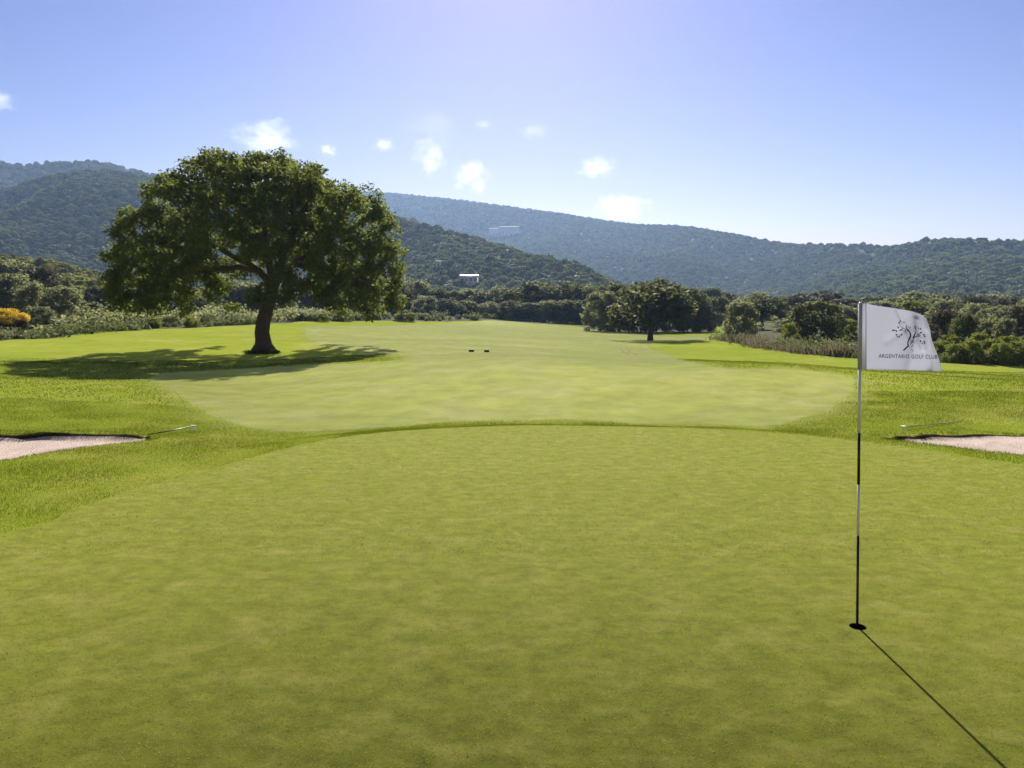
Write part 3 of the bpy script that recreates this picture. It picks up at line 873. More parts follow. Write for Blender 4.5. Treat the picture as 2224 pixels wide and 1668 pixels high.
def plant(px, top, wpx, Y, kind, mat, label, cat, group=None, base=None, rot=None, depth=1.0):
    """a tree or bush whose crown top is seen at (px, top), wpx wide, standing at distance Y"""
    T = at(px, top, Y); x = T[0]
    zb = base if base is not None else hz(x, Y)
    h = max(T[2] - zb, 0.3); w = wpx * Y / FPX
    o = empty(KINDN[(kind, mat)], (x, Y, zb))
    tag(o, label, cat, group)
    v = count.get((kind, mat), 0); count[(kind, mat)] = v + 1
    nv = len([1 for k in STOCK if k[:2] == (kind, mat)])
    o.scale = (w * 1.04, w * 1.04 * depth, h)
    o.rotation_euler[2] = random.uniform(0, 6.28) if rot is None else rot
    link('crown', STOCK[(kind, mat, v % nv)], o)
    if kind != 'bush':
        link('trunk', STEMS[kind][v % 2], o)
    return o

# lone round tree on the fairway, thicket behind it
plant(1415, 596, 200, 81, 'dome', 'dark_leaf', 'lone round dark tree with a short trunk in front of the dark thicket', 'tree')
for px, top, w, Y, mat, lab in (
        (1312, 628, 95, 108, 'olive_leaf', 'grey green bush at the open end of the thicket behind the lone round tree'),
        (1350, 612, 110, 111, 'dark_leaf', 'dark bush in the thicket just beside the grey green end bush'),
        (1400, 618, 110, 109, 'dark_leaf', 'dark bush straight behind the trunk of the lone round tree'),
        (1455, 612, 110, 110, 'dark_leaf', 'dark bush of the thicket showing below the lone tree crown'),
        (1500, 622, 90, 108, 'dark_leaf', 'dark bush second from the flag end of the thicket'),
        (1528, 655, 60, 106, 'dark_leaf', 'low dark bush ending the thicket towards the flag')):
    plant(px, top, w, Y, 'bush', mat, lab, 'bush', 'bushes of the thicket behind the lone round tree')
# clumps right of the fairway
plant(1612, 652, 80, 76, 'bush', 'olive_leaf', 'round two tone bush standing at the tip of the tall dry grass', 'bush')
plant(1660, 632, 108, 108, 'dome', 'dark_leaf', 'dark tree with a thin bare trunk seen behind the round two tone bush', 'tree')
plant(1778, 627, 165, 135, 'umbrella', 'brown_leaf', 'flat topped brownish tree rising behind the big dark bush', 'tree')
plant(1778, 648, 132, 66, 'bush', 'dark_leaf', 'big dense dark bush standing behind the dry grass next to the flag', 'bush')
plant(1715, 700, 40, 62, 'bush', 'bright_leaf', 'small yellow green shrub at the foot of the big dark bush', 'shrub')
plant(1850, 690, 60, 70, 'bush', 'bright_leaf', 'yellow green shrub squeezed between the big dark bush and the flagstick', 'shrub')
plant(1720, 690, 90, 90, 'bush', 'olive_leaf', 'pale bush behind the dry grass, between the thin trunk tree and big dark bush', 'bush')
# right of the flag
for px, top, w, Y, k, mat, lab, cat in (
        (2098, 676, 66, 58, 'bush', 'dark_leaf', 'dark upright bush standing alone just past the fly end of the flag', 'bush'),
        (2055, 672, 80, 68, 'bush', 'brown_leaf', 'brownish bush half hidden by the fly end of the flag', 'bush'),
        (2150, 685, 70, 62, 'bush', 'olive_leaf', 'rounded grey green bush next to the dark upright bush', 'bush'),
        (2185, 688, 60, 60, 'bush', 'olive_leaf', 'pale grey green bush second from the dark upright bush', 'bush'),
        (2165, 657, 90, 84, 'umbrella', 'olive_leaf', 'flat crowned green tree above the pale grey green bushes', 'tree'),
        (2215, 660, 90, 80, 'bush', 'brown_leaf', 'dull purple brown bush at the photo edge beside the flat crowned tree', 'bush'),
        (2000, 626, 105, 150, 'umbrella', 'olive_leaf', 'wide flat crowned tree rising over the top of the flag', 'tree'),
        (2110, 640, 100, 140, 'bush', 'brown_leaf', 'brownish tree row crown right of the flat crowned tree over the flag', 'tree'),
        (2060, 648, 90, 110, 'bush', 'olive_leaf', 'grey green bush above the curved top corner of the flag', 'bush'),
        (1985, 650, 110, 118, 'bush', 'bright_leaf', 'lighter green bush peeping over the middle of the flag top', 'bush'),
        (1920, 650, 90, 112, 'bush', 'olive_leaf', 'grey green bush peeping over the flag next to the pole', 'bush'),
        (2120, 655, 80, 100, 'bush', 'olive_leaf', 'rounded bush between the brownish crown and dark upright bush', 'bush'),
        (2200, 640, 110, 130, 'bush', 'brown_leaf', 'brownish crown at the photo edge under the wooded hill', 'tree')):
    plant(px, top, w, Y, k, mat, lab, cat)
for i, (px, top, w, Y) in enumerate([(2030, 742, 60, 49), (2062, 725, 60, 52), (2075, 745, 60, 48), (2110, 738, 55, 48), (2145, 735, 60, 49), (2175, 742, 60, 47.5), (2190, 728, 70, 52), (2215, 738, 60, 48), (2250, 735, 70, 48), (2128, 722, 55, 53), (2235, 722, 70, 53), (1985, 735, 70, 50), (1930, 738, 70, 51), (1895, 740, 60, 52)]):
    plant(px, top, w, Y, 'bush', 'bright_leaf', 'low yellow green shrub in the unbroken shrub border along the rough behind the flag', 'shrub', 'low shrubs bordering the rough behind the flag')
# more trees on the flat between fairway and hills
for i, (px, top, w, Y, k, m_) in enumerate([(1560, 640, 70, 150, 'bush', 'dark_leaf'), (1590, 628, 80, 190, 'dome', 'dark_leaf'), (1610, 645, 70, 160, 'bush', 'olive_leaf'), (1700, 640, 80, 190, 'bush', 'dark_leaf'),
        (1545, 622, 90, 215, 'bush', 'dark_leaf'), (1645, 630, 80, 215, 'bush', 'olive_leaf'), (1850, 645, 90, 175, 'bush', 'dark_leaf'), (1900, 640, 100, 195, 'bush', 'dark_leaf'), (1710, 662, 70, 140, 'bush', 'olive_leaf'), (1825, 660, 90, 120, 'bush', 'olive_leaf'), (1880, 662, 80, 130, 'bush', 'brown_leaf'),
        (1950, 640, 90, 170, 'bush', 'olive_leaf'), (2050, 636, 90, 190, 'bush', 'dark_leaf'), (2150, 636, 90, 180, 'bush', 'olive_leaf'), (2240, 645, 90, 120, 'bush', 'olive_leaf')]):
    plant(px, top, w, Y, k, m_, 'hazy tree standing on the flat below the wooded hills beyond the flag and thicket', 'tree', 'hazy trees on the flat beyond the flag')
# the belt closing the far fairway
belt = [(905, 603, 75, 168, 'olive_leaf', 'bush'), (945, 620, 70, 166, 'dark_leaf', 'bush'), (985, 628, 70, 165, 'dark_leaf', 'bush'), (1020, 624, 70, 168, 'olive_leaf', 'bush'), (1050, 632, 70, 163, 'dark_leaf', 'bush'), (1085, 622, 75, 166, 'olive_leaf', 'bush'),
        (1120, 620, 80, 162, 'dark_leaf', 'bush'), (1165, 606, 95, 160, 'dark_leaf', 'bush'), (1205, 618, 70, 158, 'dark_leaf', 'bush'), (1238, 607, 75, 157, 'dark_leaf', 'bush'), (1272, 615, 70, 160, 'olive_leaf', 'bush'), (1300, 618, 60, 162, 'dark_leaf', 'bush')]
names = ['first', 'second', 'third', 'fourth', 'fifth', 'sixth', 'seventh', 'eighth', 'ninth', 'tenth', 'eleventh', 'twelfth']
for i, (px, top, w, Y, m_, k) in enumerate(belt):
    plant(px, top, w * 1.15, Y, k, m_, '%s dark tree from the big oak in the belt closing the far fairway' % names[i], 'tree', 'trees of the belt closing the far fairway')
for px, top, w, Y, m_ in [(925, 640, 60, 156, 'olive_leaf'), (970, 648, 60, 154, 'dark_leaf'), (1060, 655, 55, 152, 'olive_leaf'), (1110, 650, 60, 150, 'dark_leaf'), (1150, 655, 60, 149, 'dark_leaf'), (1190, 650, 60, 148, 'olive_leaf'), (1225, 650, 60, 147, 'dark_leaf'), (1262, 648, 60, 147, 'dark_leaf'), (1010, 650, 60, 153, 'dark_leaf')]:
    plant(px, top, w * 1.2, Y, 'bush', m_, 'low dark bush in front of the belt trees at the far end of the fairway', 'bush', 'low bushes at the foot of the far belt')
# left: tall bushes, broom, dark wood behind the oak
for px, top, w, Y, k, m_, lab, cat in (
        (25, 590, 130, 84, 'bush', 'olive_leaf', 'tall grey green bush behind the yellow flowering broom', 'bush'),
        (72, 612, 80, 78, 'bush', 'olive_leaf', 'tall pale bush between the edge bush and the dark gap on the left', 'bush'),
        (140, 618, 92, 80, 'bush', 'olive_leaf', 'broad grey green bush standing last before the dark wood behind the oak', 'bush'),
        (92, 664, 62, 70, 'bush', 'olive_leaf', 'lower rounded grey bush in front of the two tall grey green bushes', 'bush'),
        (-40, 590, 130, 82, 'bush', 'olive_leaf', 'grey green bush cut by the edge of the photo', 'bush'),
        (85, 575, 110, 100, 'bush', 'brown_leaf', 'dark brownish bush rising behind the tall grey green bushes', 'bush'),
        (20, 560, 130, 112, 'bush', 'olive_leaf', 'upper olive bush at the photo edge on the foot of the knoll', 'bush')):
    plant(px, top, w, Y, k, m_, lab, cat)
for px, top, w, Y, m_ in [(215, 620, 90, 120, 'dark_leaf'), (255, 612, 90, 118, 'dark_leaf'), (300, 622, 90, 116, 'dark_leaf'), (345, 626, 90, 118, 'dark_leaf'), (390, 630, 90, 122, 'dark_leaf'), (435, 622, 80, 125, 'olive_leaf'), (480, 612, 80, 128, 'olive_leaf'),
                          (525, 606, 80, 130, 'olive_leaf'), (565, 620, 80, 132, 'dark_leaf'), (610, 616, 80, 135, 'olive_leaf'), (660, 622, 80, 140, 'dark_leaf'), (710, 618, 80, 145, 'dark_leaf'), (760, 622, 80, 150, 'olive_leaf'), (810, 615, 80, 155, 'dark_leaf'), (860, 612, 80, 162, 'dark_leaf')]:
    plant(px, top, w * 1.15, Y, 'bush', m_, 'dark tree of the wood seen under and through the big oak crown', 'tree', 'trees of the wood behind the big oak')

def broom(px, py, top, w, Y, label):
    x, z = at(px, py, Y)[0], hz(at(px, py, Y)[0], Y)
    h = at(px, top, Y)[2] - z; wm = w * Y / FPX
    o = empty('broom_bush', (x, Y, z)); tag(o, label, 'bush', 'yellow flowering broom bushes')
    K = 36; a = rng.uniform(0, 6.28, K); r = np.sqrt(rng.random(K)); e = np.sqrt(np.clip(1 - r ** 2, 0, 1))
    C = np.stack([np.cos(a) * r * wm * .42, np.sin(a) * r * wm * .42, h * (.45 + .45 * e)], 1)
    V, F = clump_leaves(C, np.full(K, h * .15), 110, 0.06, .7, .5)
    link('blossom', np_mesh('broom_blossom', V, F, M['broom']), o)
    C2 = C * np.array([.85, .85, .62]); V, F = clump_leaves(C2, np.full(K, h * .2), 60, 0.08)
    V[:, 2] = np.maximum(V[:, 2], 0)
    link('foliage', np_mesh('broom_foliage', V, F, M['brown_leaf']), o)
broom(22, 735, 668, 85, 56, 'large yellow flowering broom bush at the photo edge below the grey bushes')
broom(185, 712, 690, 42, 74, 'small yellow flowering broom bush between grey bushes and dark wood')

# low scrub along the far edge of the rough, left, and in front of the belt
def scrub(name, label, pts, n, mat, hmin, hmax, leaf, per=26, spread=(1.2, 4)):
    P = [hit(*p) for p in pts]; Vs, Fs, c = [], [], 0
    C, Rr = [], []
    for k in range(n):
        t = rng.random() * (len(P) - 1); i = min(int(t), len(P) - 2); p = P[i] + (P[i + 1] - P[i]) * (t - i)
        x = p[0] + rng.normal() * 0.6; y = p[1] + abs(rng.normal()) * spread[1] + spread[0] * .2
        q = float(vnoise(x * .22 + 31, y * .12)); 
        if q < -.35 and rng.random() < .8: continue
        r = rng.uniform(hmin, hmax) * (0.6 + .35 * q); C.append((x, y, hz(x, y) + r * .6)); Rr.append(r)
    V, F = clump_leaves(np.array(C), np.array(Rr), per, leaf, .9, .3)
    o = link(name, np_mesh(name, V, F, mat)); tag(o, label, kind='stuff')
scrub('low_scrub', 'pale low scrub between the rough and the dark wood behind the oak', [(-60, 742), (0, 738), (100, 730), (200, 722), (300, 716), (400, 712), (500, 707), (560, 704)], 620, M['scrub'], 0.5, 1.3, 0.13)
scrub('low_scrub', 'thick bushy scrub filling the ground up to the dark wood behind the oak', [(-80, 735), (100, 726), (300, 713), (500, 704), (640, 698)], 520, M['olive_leaf'], 1.0, 2.3, 0.20, per=44, spread=(6, 26))
scrub('low_scrub', 'low green scrub at the end of the rough in front of the far belt', [(640, 699), (720, 697), (800, 696), (900, 697), (980, 695), (1040, 695)], 260, M['scrub'], 0.5, 1.5, 0.20, spread=(1, 3))
for px, top, w, Y, m_ in [(215, 690, 36, 66, 'bright_leaf'), (250, 696, 30, 66, 'olive_leaf'), (285, 688, 44, 68, 'olive_leaf'), (330, 690, 38, 68, 'bright_leaf'), (372, 684, 42, 72, 'olive_leaf'), (415, 688, 34, 70, 'bright_leaf'), (455, 682, 44, 76, 'olive_leaf'), (500, 684, 36, 76, 'bright_leaf'),
                       (650, 676, 44, 92, 'olive_leaf'), (700, 680, 36, 92, 'bright_leaf'), (745, 676, 44, 98, 'olive_leaf'), (830, 676, 40, 110, 'olive_leaf'), (880, 672, 50, 105, 'bright_leaf'), (918, 680, 36, 112, 'olive_leaf')]:
    plant(px, top, w, Y, 'bush', m_, 'small rounded shrub standing in the pale scrub along the far edge of the grass', 'shrub', 'shrubs in the pale scrub by the grass edge')
def tall_grass(name, label, poly_pts, n, mat, hmin, hmax, depth):
    P = [hit(*p) for p in poly_pts]; V, F = [], []
    for k in range(n):
        t = rng.random() * (len(P) - 1); i = min(int(t), len(P) - 2); p = P[i] + (P[i + 1] - P[i]) * (t - i)
        x = p[0] + rng.normal() * .5; y = p[1] + rng.random() * depth; z = hz(x, y) if k % 12 == 0 else z0 + 0
        z0 = z
        h = rng.uniform(hmin, hmax) * (.75 + .35 * vnoise(x * .6, y * .6)); w = 0.025
        dx, dy = rng.normal(size=2) * .22 * h; a = rng.uniform(0, 3.14); cx, sx = math.cos(a) * w, math.sin(a) * w
        b = len(V)
        V += [(x - cx, y - sx, z), (x + cx, y + sx, z), (x + dx * .4 + cx, y + dy * .4 + sx, z + h * .6), (x + dx * .4 - cx, y + dy * .4 - sx, z + h * .6), (x + dx + cx, y + dy, z + h), (x + dx - cx, y + dy, z + h)]
        F += [(b, b + 1, b + 2, b + 3), (b + 3, b + 2, b + 4, b + 5)]
    o = link(name, np_mesh(name, np.array(V), np.array(F), mat)); tag(o, label, kind='stuff')
tall_grass('tall_grass', 'tall pinkish dry grass at the foot of the big dark bush left of the flag', [(1592, 742), (1640, 748), (1700, 758), (1760, 770), (1830, 776), (1880, 777)], 4200, M['dry'], 0.3, 1.0, 6.0)
scrub('low_scrub', 'green weeds growing among the tall dry grass left of the flag', [(1592, 742), (1640, 748), (1700, 757), (1760, 768), (1830, 774), (1890, 776)], 460, M['scrub'], 0.4, 1.15, 0.09, spread=(1, 3.5))
tall_grass('tall_grass', 'tall grass fringe at the foot of the yellow green shrub border', [(1880, 779), (1960, 783), (2060, 788), (2150, 792), (2260, 795)], 3200, M['scrub'], 0.2, 0.6, 1.8)

# ------------------------------------------------------------------ grass blades of the rough near the camera
def n_all(a): return len(a)
def blades(n, box, hmin, hmax, wmul):
    x = rng.uniform(box[0], box[1], n); y = rng.uniform(box[2], box[3], n)
    ok = (abs(x) / np.maximum(y + 1.5, 1) < 0.80)
    x, y = x[ok], y[ok]
    ok = (sdf(GREEN, x, y) < -0.01) & (sdf(FAIR, x, y) < rng.random(n_all(x)) ** 1.5 * 0.75 - 0.60) & (sdf(BUNK_L, x, y) < 0.0) & (sdf(BUNK_R, x, y) < 0.0)
    x, y = x[ok], y[ok]
    z = height(x, y)
    n = len(x)
    h = rng.uniform(hmin, hmax, n) * (0.8 + 0.45 * vnoise(x * 1.7, y * 1.7))
    g = np.maximum(sdf(BUNK_L, x, y), sdf(BUNK_R, x, y)); h *= 1 + 0.5 * sstep(-0.25, 0.0, g)
    h *= 0.8 + 0.2 * sstep(-0.05, -0.9, sdf(GREEN, x, y))
    a = rng.uniform(0, 6.28, n); w = wmul * rng.uniform(.7, 1.3, n)
    dx, dy = np.cos(a) * w, np.sin(a) * w
    lx, ly = rng.normal(size=n) * h * .55, rng.normal(size=n) * h * .55
    V = np.stack([np.stack([x - dx, y - dy, z - .01], 1), np.stack([x + dx, y + dy, z - .01], 1), np.stack([x + lx, y + ly, z + h], 1)], 1).reshape(-1, 3)
    return V
Bv = np.concatenate([blades(440000, (-14, -1.5, 6, 17), 0.012, 0.036, 0.0036), blades(300000, (1.5, 15, 9.5, 19), 0.012, 0.040, 0.0042), blades(90000, (-3, 3, 12, 17), 0.02, 0.04, 0.005),
                     blades(200000, (-26, 26, 17, 36), 0.02, 0.055, 0.010)])
gb = link('rough_grass', np_mesh('rough_grass', Bv, np.arange(len(Bv)).reshape(-1, 3), M['blade']))
tag(gb, 'short uneven grass blades of the rough around the green', kind='stuff')
def green_blades(n, y0, y1, h0, h1, w):
    y = rng.uniform(y0, y1, n); x = rng.uniform(-1, 1, n) * (y1 * 0.74)
    ok = (abs(x) < y * 0.72 + .5) & (sdf(GREEN, x, y) > 0.0) & (np.hypot(x - PIN[0], y - PIN[1]) > CUPR + .012)
    x, y = x[ok], y[ok]; z = height(x, y); n = len(x)
    h = rng.uniform(h0, h1, n); a = rng.uniform(0, 6.28, n); w = w * rng.uniform(.6, 1.4, n)
    dx, dy = np.cos(a) * w, np.sin(a) * w; lx, ly = rng.normal(size=n) * h * 1.1, rng.normal(size=n) * h * 1.1
    return np.stack([np.stack([x - dx, y - dy, z - .002], 1), np.stack([x + dx, y + dy, z - .002], 1), np.stack([x + lx, y + ly, z + h], 1)], 1).reshape(-1, 3)
Gv = np.concatenate([green_blades(170000, 3.2, 6.2, .003, .008, .0022), green_blades(190000, 6.2, 9.5, .004, .010, .0034), green_blades(150000, 9.5, 14, .005, .011, .0050)])
tag(link('green_grass', np_mesh('green_grass', Gv, np.arange(len(Gv)).reshape(-1, 3), M['green_blade'])), 'closely mown grass blades of the putting green', kind='stuff')
print('blades', len(Bv) // 3, len(Gv) // 3)

# ------------------------------------------------------------------ flagstick, flag, cup
PY = PIN[1]; m_px = None
top = at(1868.5, 657, PY); base = np.array([PIN[0], PIN[1], PIN[2] - 0.10])
white = simple_mat('white_paint', (0.78, 0.79, 0.78), 0.35, 0.5, var=0.04)
black = simple_mat('black_paint', (0.012, 0.012, 0.014), 0.35, 0.5, var=0.2)
stick = empty('flagstick', PIN)
tag(stick, 'golf flagstick with black and white bands and a white flag, standing in the hole', 'flagstick')
def on_stick(py):
    # point of the stick seen at row py
    a, b = base, top; lo, hi = 0.0, 1.0
    for _ in range(40):
        m = (lo + hi) / 2; p = a + (b - a) * m - np.array([0, 0, CAMZ]); c, s = math.cos(PITCH), math.sin(PITCH)
        v = 834 - FPX * (p[1] * s + p[2] * c) / (p[1] * c - p[2] * s)
        if v > py: lo = m
        else: hi = m
    return a + (b - a) * lo
rows = [(None, 1163, 'black_band', black, .0085), (1163, 1052, 'white_band', white, .0087), (1052, 940, 'black_band', black, .0092), (940, 800, 'white_band', white, .0098), (800, 664, 'white_band', white, .0100)]
for r0, r1, nm, mt, rd in rows:
    p0 = base if r0 is None else on_stick(r0); p1 = on_stick(r1)
    link(nm, Geo().tube([p0 - PIN, (p0 + p1) / 2 - PIN, p1 - PIN], rd, 14).mesh(nm, mt, True), stick)
fin = bmesh.new(); bmesh.ops.create_uvsphere(fin, u_segments=14, v_segments=10, radius=0.0125)
fm = bpy.data.meshes.new('finial'); fin.to_mesh(fm); fin.free(); fm.materials.append(white)
for p in fm.polygons: p.use_smooth = True
fo = link('finial', fm, stick); fo.location = Vector(on_stick(660) - PIN)

# flag cloth, a surface F(s,t): s from hoist to fly, t from top to bottom
EDGE_T = catmull([(1880, 659), (1905, 664), (1940, 669), (1975, 675), (1998, 682), (2012, 692)], 8, False)
EDGE_T = np.vstack([EDGE_T, [(2012, 692)]])
EDGE_B = np.array([(1880, 803), (1930, 804), (1985, 805), (2020, 806), (2046, 808)], float)
EDGE_L = np.array([(1880, 659), (1880, 803)], float)
EDGE_R = catmull([(2012, 692), (2020, 716), (2023, 735), (2032, 760), (2041, 785), (2046, 808)], 8, False)
EDGE_R = np.vstack([EDGE_R, [(2046, 808)]])
def curve(E, t):
    l = np.concatenate([[0], np.cumsum(np.linalg.norm(np.diff(E, axis=0), axis=1))]); l /= l[-1]
    return np.array([np.interp(t, l, E[:, 0]), np.interp(t, l, E[:, 1])])
def flag_px(s, t):
    c = (1 - t) * curve(EDGE_T, s) + t * curve(EDGE_B, s) + (1 - s) * curve(EDGE_L, t) + s * curve(EDGE_R, t)
    q = lambda i, j: np.array([(1880, 659), (1880, 803), (2012, 692), (2046, 808)][i * 2 + j], float)
    return c - ((1 - s) * (1 - t) * q(0, 0) + (1 - s) * t * q(0, 1) + s * (1 - t) * q(1, 0) + s * t * q(1, 1))
def flag_dy(s, t):
    d = 0.055 * math.sin(s * 4.2 + t * 0.8) * s + 0.012 * math.sin(s * 11 + t * 5) * s
    # creases running down from the slack top corner
    for (s0, t0, s1, t1, wd, am) in ((.50, .0, .66, .48, .035, .016), (.80, .12, .80, .62, .04, -.022), (.93, .30, .84, .95, .035, .014), (.30, .55, .62, .30, .05, .008), (.70, .55, .55, 1.0, .05, -.007)):
        ex, ey = s1 - s0, t1 - t0; k = max(0, min(1, ((s - s0) * ex + (t - t0) * ey) / (ex * ex + ey * ey)))
        dd = math.hypot(s - s0 - ex * k, t - t0 - ey * k); d += am * math.exp(-(dd / wd) ** 2)
    fold = max(0, s - .82) / .18; d += 0.07 * fold ** 2 * (1 - t) ** 1.0
    return d
def flag_pt(s, t, off=0.0):
    px, py = flag_px(s, t); dy = flag_dy(s, t)
    P = at(px, py, PY + dy)
    return P - PIN + np.array([0, off, 0])
ns_, nt_ = 60, 44
cloth, nt, N, L, P_ = new_mat('flag_cloth')
P_.inputs['Base Color'].default_value = (0.62, 0.63, 0.68, 1); P_.inputs['Roughness'].default_value = 0.8; P_.inputs['Specular IOR Level'].default_value = 0.2
tr = N.new('ShaderNodeBsdfTranslucent'); tr.inputs['Color'].default_value = (0.70, 0.71, 0.79, 1)
ms = N.new('ShaderNodeMixShader'); ms.inputs['Fac'].default_value = 0.5
L.new(P_.outputs[0], ms.inputs[1]); L.new(tr.outputs[0], ms.inputs[2]); L.new(ms.outputs[0], N['Material Output'].inputs['Surface'])
wv = N.new('ShaderNodeTexNoise'); wv.inputs['Scale'].default_value = 60; bp = N.new('ShaderNodeBump'); bp.inputs['Strength'].default_value = .15; bp.inputs['Distance'].default_value = .003
L.new(wv.outputs['Fac'], bp.inputs['Height']); L.new(bp.outputs['Normal'], P_.inputs['Normal'])
V = [flag_pt(i / ns_, j / nt_, o_) for o_ in (0.0, 0.0012) for j in range(nt_ + 1) for i in range(ns_ + 1)]
n1 = (ns_ + 1) * (nt_ + 1); Fq = []
for j in range(nt_):
    for i in range(ns_):
        a = j * (ns_ + 1) + i; Fq.append((a, a + ns_ + 1, a + ns_ + 2, a + 1)); b = a + n1; Fq.append((b, b + 1, b + ns_ + 2, b + ns_ + 1))
rim = [j * (ns_ + 1) for j in range(nt_ + 1)] + [nt_ * (ns_ + 1) + i for i in range(1, ns_ + 1)] + [j * (ns_ + 1) + ns_ for j in range(nt_ - 1, -1, -1)] + [i for i in range(ns_ - 1, 0, -1)]
for a, b in zip(rim, rim[1:] + rim[:1]): Fq.append((a, a + n1, b + n1, b))
flag = link('flag', np_mesh('flag', np.array(V), np.array(Fq), cloth, True), stick)
# sleeve round the stick
sl = Geo(); ptop, pbot = on_stick(659) - PIN, on_stick(802) - PIN
sl.tube([pbot, pbot * .5 + ptop * .5, ptop], 0.0125, 16)
link('sleeve', sl.mesh('sleeve', cloth, True), flag)
wl_, wr_ = 0.011, None
hem = Geo()
def hempt(px, py, off): return at(px, py, PY + off) - PIN
for x0, x1 in ((1871, 1881),):
    Vh = [hempt(x0, 659, -.004), hempt(x1, 659, -.002), hempt(x1, 803, -.002), hempt(x0, 803, -.004), hempt(x0, 659, .004), hempt(x1, 659, .003), hempt(x1, 803, .003), hempt(x0, 803, .004)]
    hem.add(Vh, [(0, 3, 2, 1), (4, 5, 6, 7), (0, 1, 5, 4), (1, 2, 6, 5), (2, 3, 7, 6), (3, 0, 4, 7)])
link('hem', hem.mesh('hem', cloth), flag)
seam = simple_mat('grey_thread', (0.25, 0.25, 0.36), .8, .1)
sg_ = Geo(); sg_.tube([flag_pt(0.004, t, -.003) for t in np.linspace(0.0, 1, 12)], 0.0016, 5)
link('stitching', sg_.mesh('stitching', seam), flag)

ink = simple_mat('dark_print', (0.022, 0.014, 0.035), .7, .2)
ink2 = simple_mat('grey_print', (0.085, 0.075, 0.125), .7, .2)
# emblem and lettering as flat print on the cloth: photo pixel -> (s,t)
_S, _T = np.meshgrid(np.linspace(0, 1, 80), np.linspace(0, 1, 80)); _PX = np.array([flag_px(a, b) for a, b in zip(_S.ravel(), _T.ravel())])
def inv(px, py):
    d = ((_PX - (px, py)) ** 2).sum(1); k = int(d.argmin()); s, t = _S.ravel()[k], _T.ravel()[k]
    for _ in range(6):
        f = flag_px(s, t) - (px, py); e = 1e-3
        J = np.stack([(flag_px(s + e, t) - flag_px(s - e, t)) / (2 * e), (flag_px(s, t + e) - flag_px(s, t - e)) / (2 * e)], 1)
        ds = np.linalg.solve(J, -f); s, t = float(np.clip(s + ds[0], .001, .999)), float(np.clip(t + ds[1], .001, .999))
    return s, t
def print_pt(px, py, off=-0.0016): return flag_pt(*inv(px, py), off)
CR = lambda x, y: (1840 + x / 8.296, 630 + y / 8.296)
em = Geo()
def stroke(pts, w0, w1):
    P = catmull([CR(*p) for p in pts], 5, False); P = np.vstack([P, [CR(*pts[-1])]])
    T = np.gradient(P, axis=0); T /= np.linalg.norm(T, axis=1)[:, None]; Nn = np.stack([-T[:, 1], T[:, 0]], 1)
    w = np.linspace(w0, w1, len(P))[:, None] / 8.296 / 2
    A, B = P + Nn * w, P - Nn * w; V = [print_pt(*p) for p in np.vstack([A, B])]; n = len(P)
    em.add(V, [(i, i + 1, n + i + 1, n + i) for i in range(n - 1)])
stroke([(1010, 1090), (1045, 1055), (1095, 1005), (1090, 960), (1105, 900), (1122, 855), (1142, 800), (1105, 735), (1062, 690), (1062, 632)], 26, 14)
stroke([(1118, 880), (1138, 830), (1135, 780)], 30, 22)
stroke([(1135, 985), (1180, 912), (1190, 862), (1215, 802), (1238, 735), (1215, 665)], 14, 10)
stroke([(1185, 870), (1205, 820), (1225, 770)], 30, 16)
stroke([(1185, 862), (1240, 838), (1300, 838), (1345, 868)], 16, 6)
stroke([(1095, 735), (1030, 700), (975, 665), (935, 630)], 10, 5)
stroke([(1075, 775), (1020, 735), (960, 725)], 9, 5)
stroke([(1240, 830), (1290, 800), (1330, 775)], 8, 5)
stroke([(1098, 1005), (1135, 1035)], 14, 8); stroke([(1188, 985), (1150, 1022)], 12, 8); stroke([(1160, 1050), (1162, 1075), (1182, 1105)], 8, 10)
stroke([(1085, 670), (1120, 655)], 8, 4); stroke([(1215, 690), (1245, 650)], 6, 4)
def leafp(x, y, l, a, w=.45):
    a = R(a); ca, sa = math.cos(a), math.sin(a); pts = []
    for k in range(8):
        th = k * math.pi / 4; u, v = math.cos(th) * l, math.sin(th) * l * w; pts.append((x + u * ca - v * sa, y + u * sa + v * ca))
    V = [print_pt(*CR(*p)) for p in pts]; em.add(V, [(0, 1, 2, 3), (0, 3, 4, 7), (4, 5, 6, 7)])
for x, y, l, a in [(932, 592, 26, 60), (955, 560, 22, 110), (1020, 582, 22, 80), (918, 672, 24, 50), (955, 722, 24, -30), (985, 700, 20, -50), (832, 724, 30, -5), (882, 738, 26, 50), (886, 800, 22, 10), (896, 832, 22, 50), (935, 842, 24, 120), (974, 806, 24, 110), (1044, 742, 16, 90), (1132, 675, 15, 110),
                   (1196, 690, 12, 60), (1214, 656, 18, 90), (1240, 662, 16, 110), (1284, 692, 22, 30), (1322, 700, 22, 80), (1325, 765, 26, -20), (1276, 800, 26, 60), (1300, 815, 22, 10), (1378, 806, 26, 40), (1395, 838, 24, -30), (1318, 920, 26, 70), (1352, 962, 22, 60), (1385, 925, 22, 20), (1395, 955, 24, 110), (1190, 740, 12, 80)]:
    leafp(x, y, l, a)
link('emblem', em.mesh('emblem', ink), flag)
fc = bpy.data.curves.new('lettering', 'FONT'); fc.body = 'ARGENTARIO GOLF CLUB'; fc.size = 1.0; fc.space_character = 1.14; fc.offset = 0.012
to = bpy.data.objects.new('lettering_source', fc); COL.objects.link(to)
dg = bpy.context.evaluated_depsgraph_get(); tm = bpy.data.meshes.new_from_object(to.evaluated_get(dg)); tm.name = 'lettering'
COL.objects.unlink(to); bpy.data.objects.remove(to); bpy.data.curves.remove(fc)
co = np.array([v.co[:] for v in tm.vertices]); w_ = co[:, 0].max() - co[:, 0].min(); hgt = co[:, 1].max() - co[:, 1].min()
x0, x1 = 1908, 2035.5
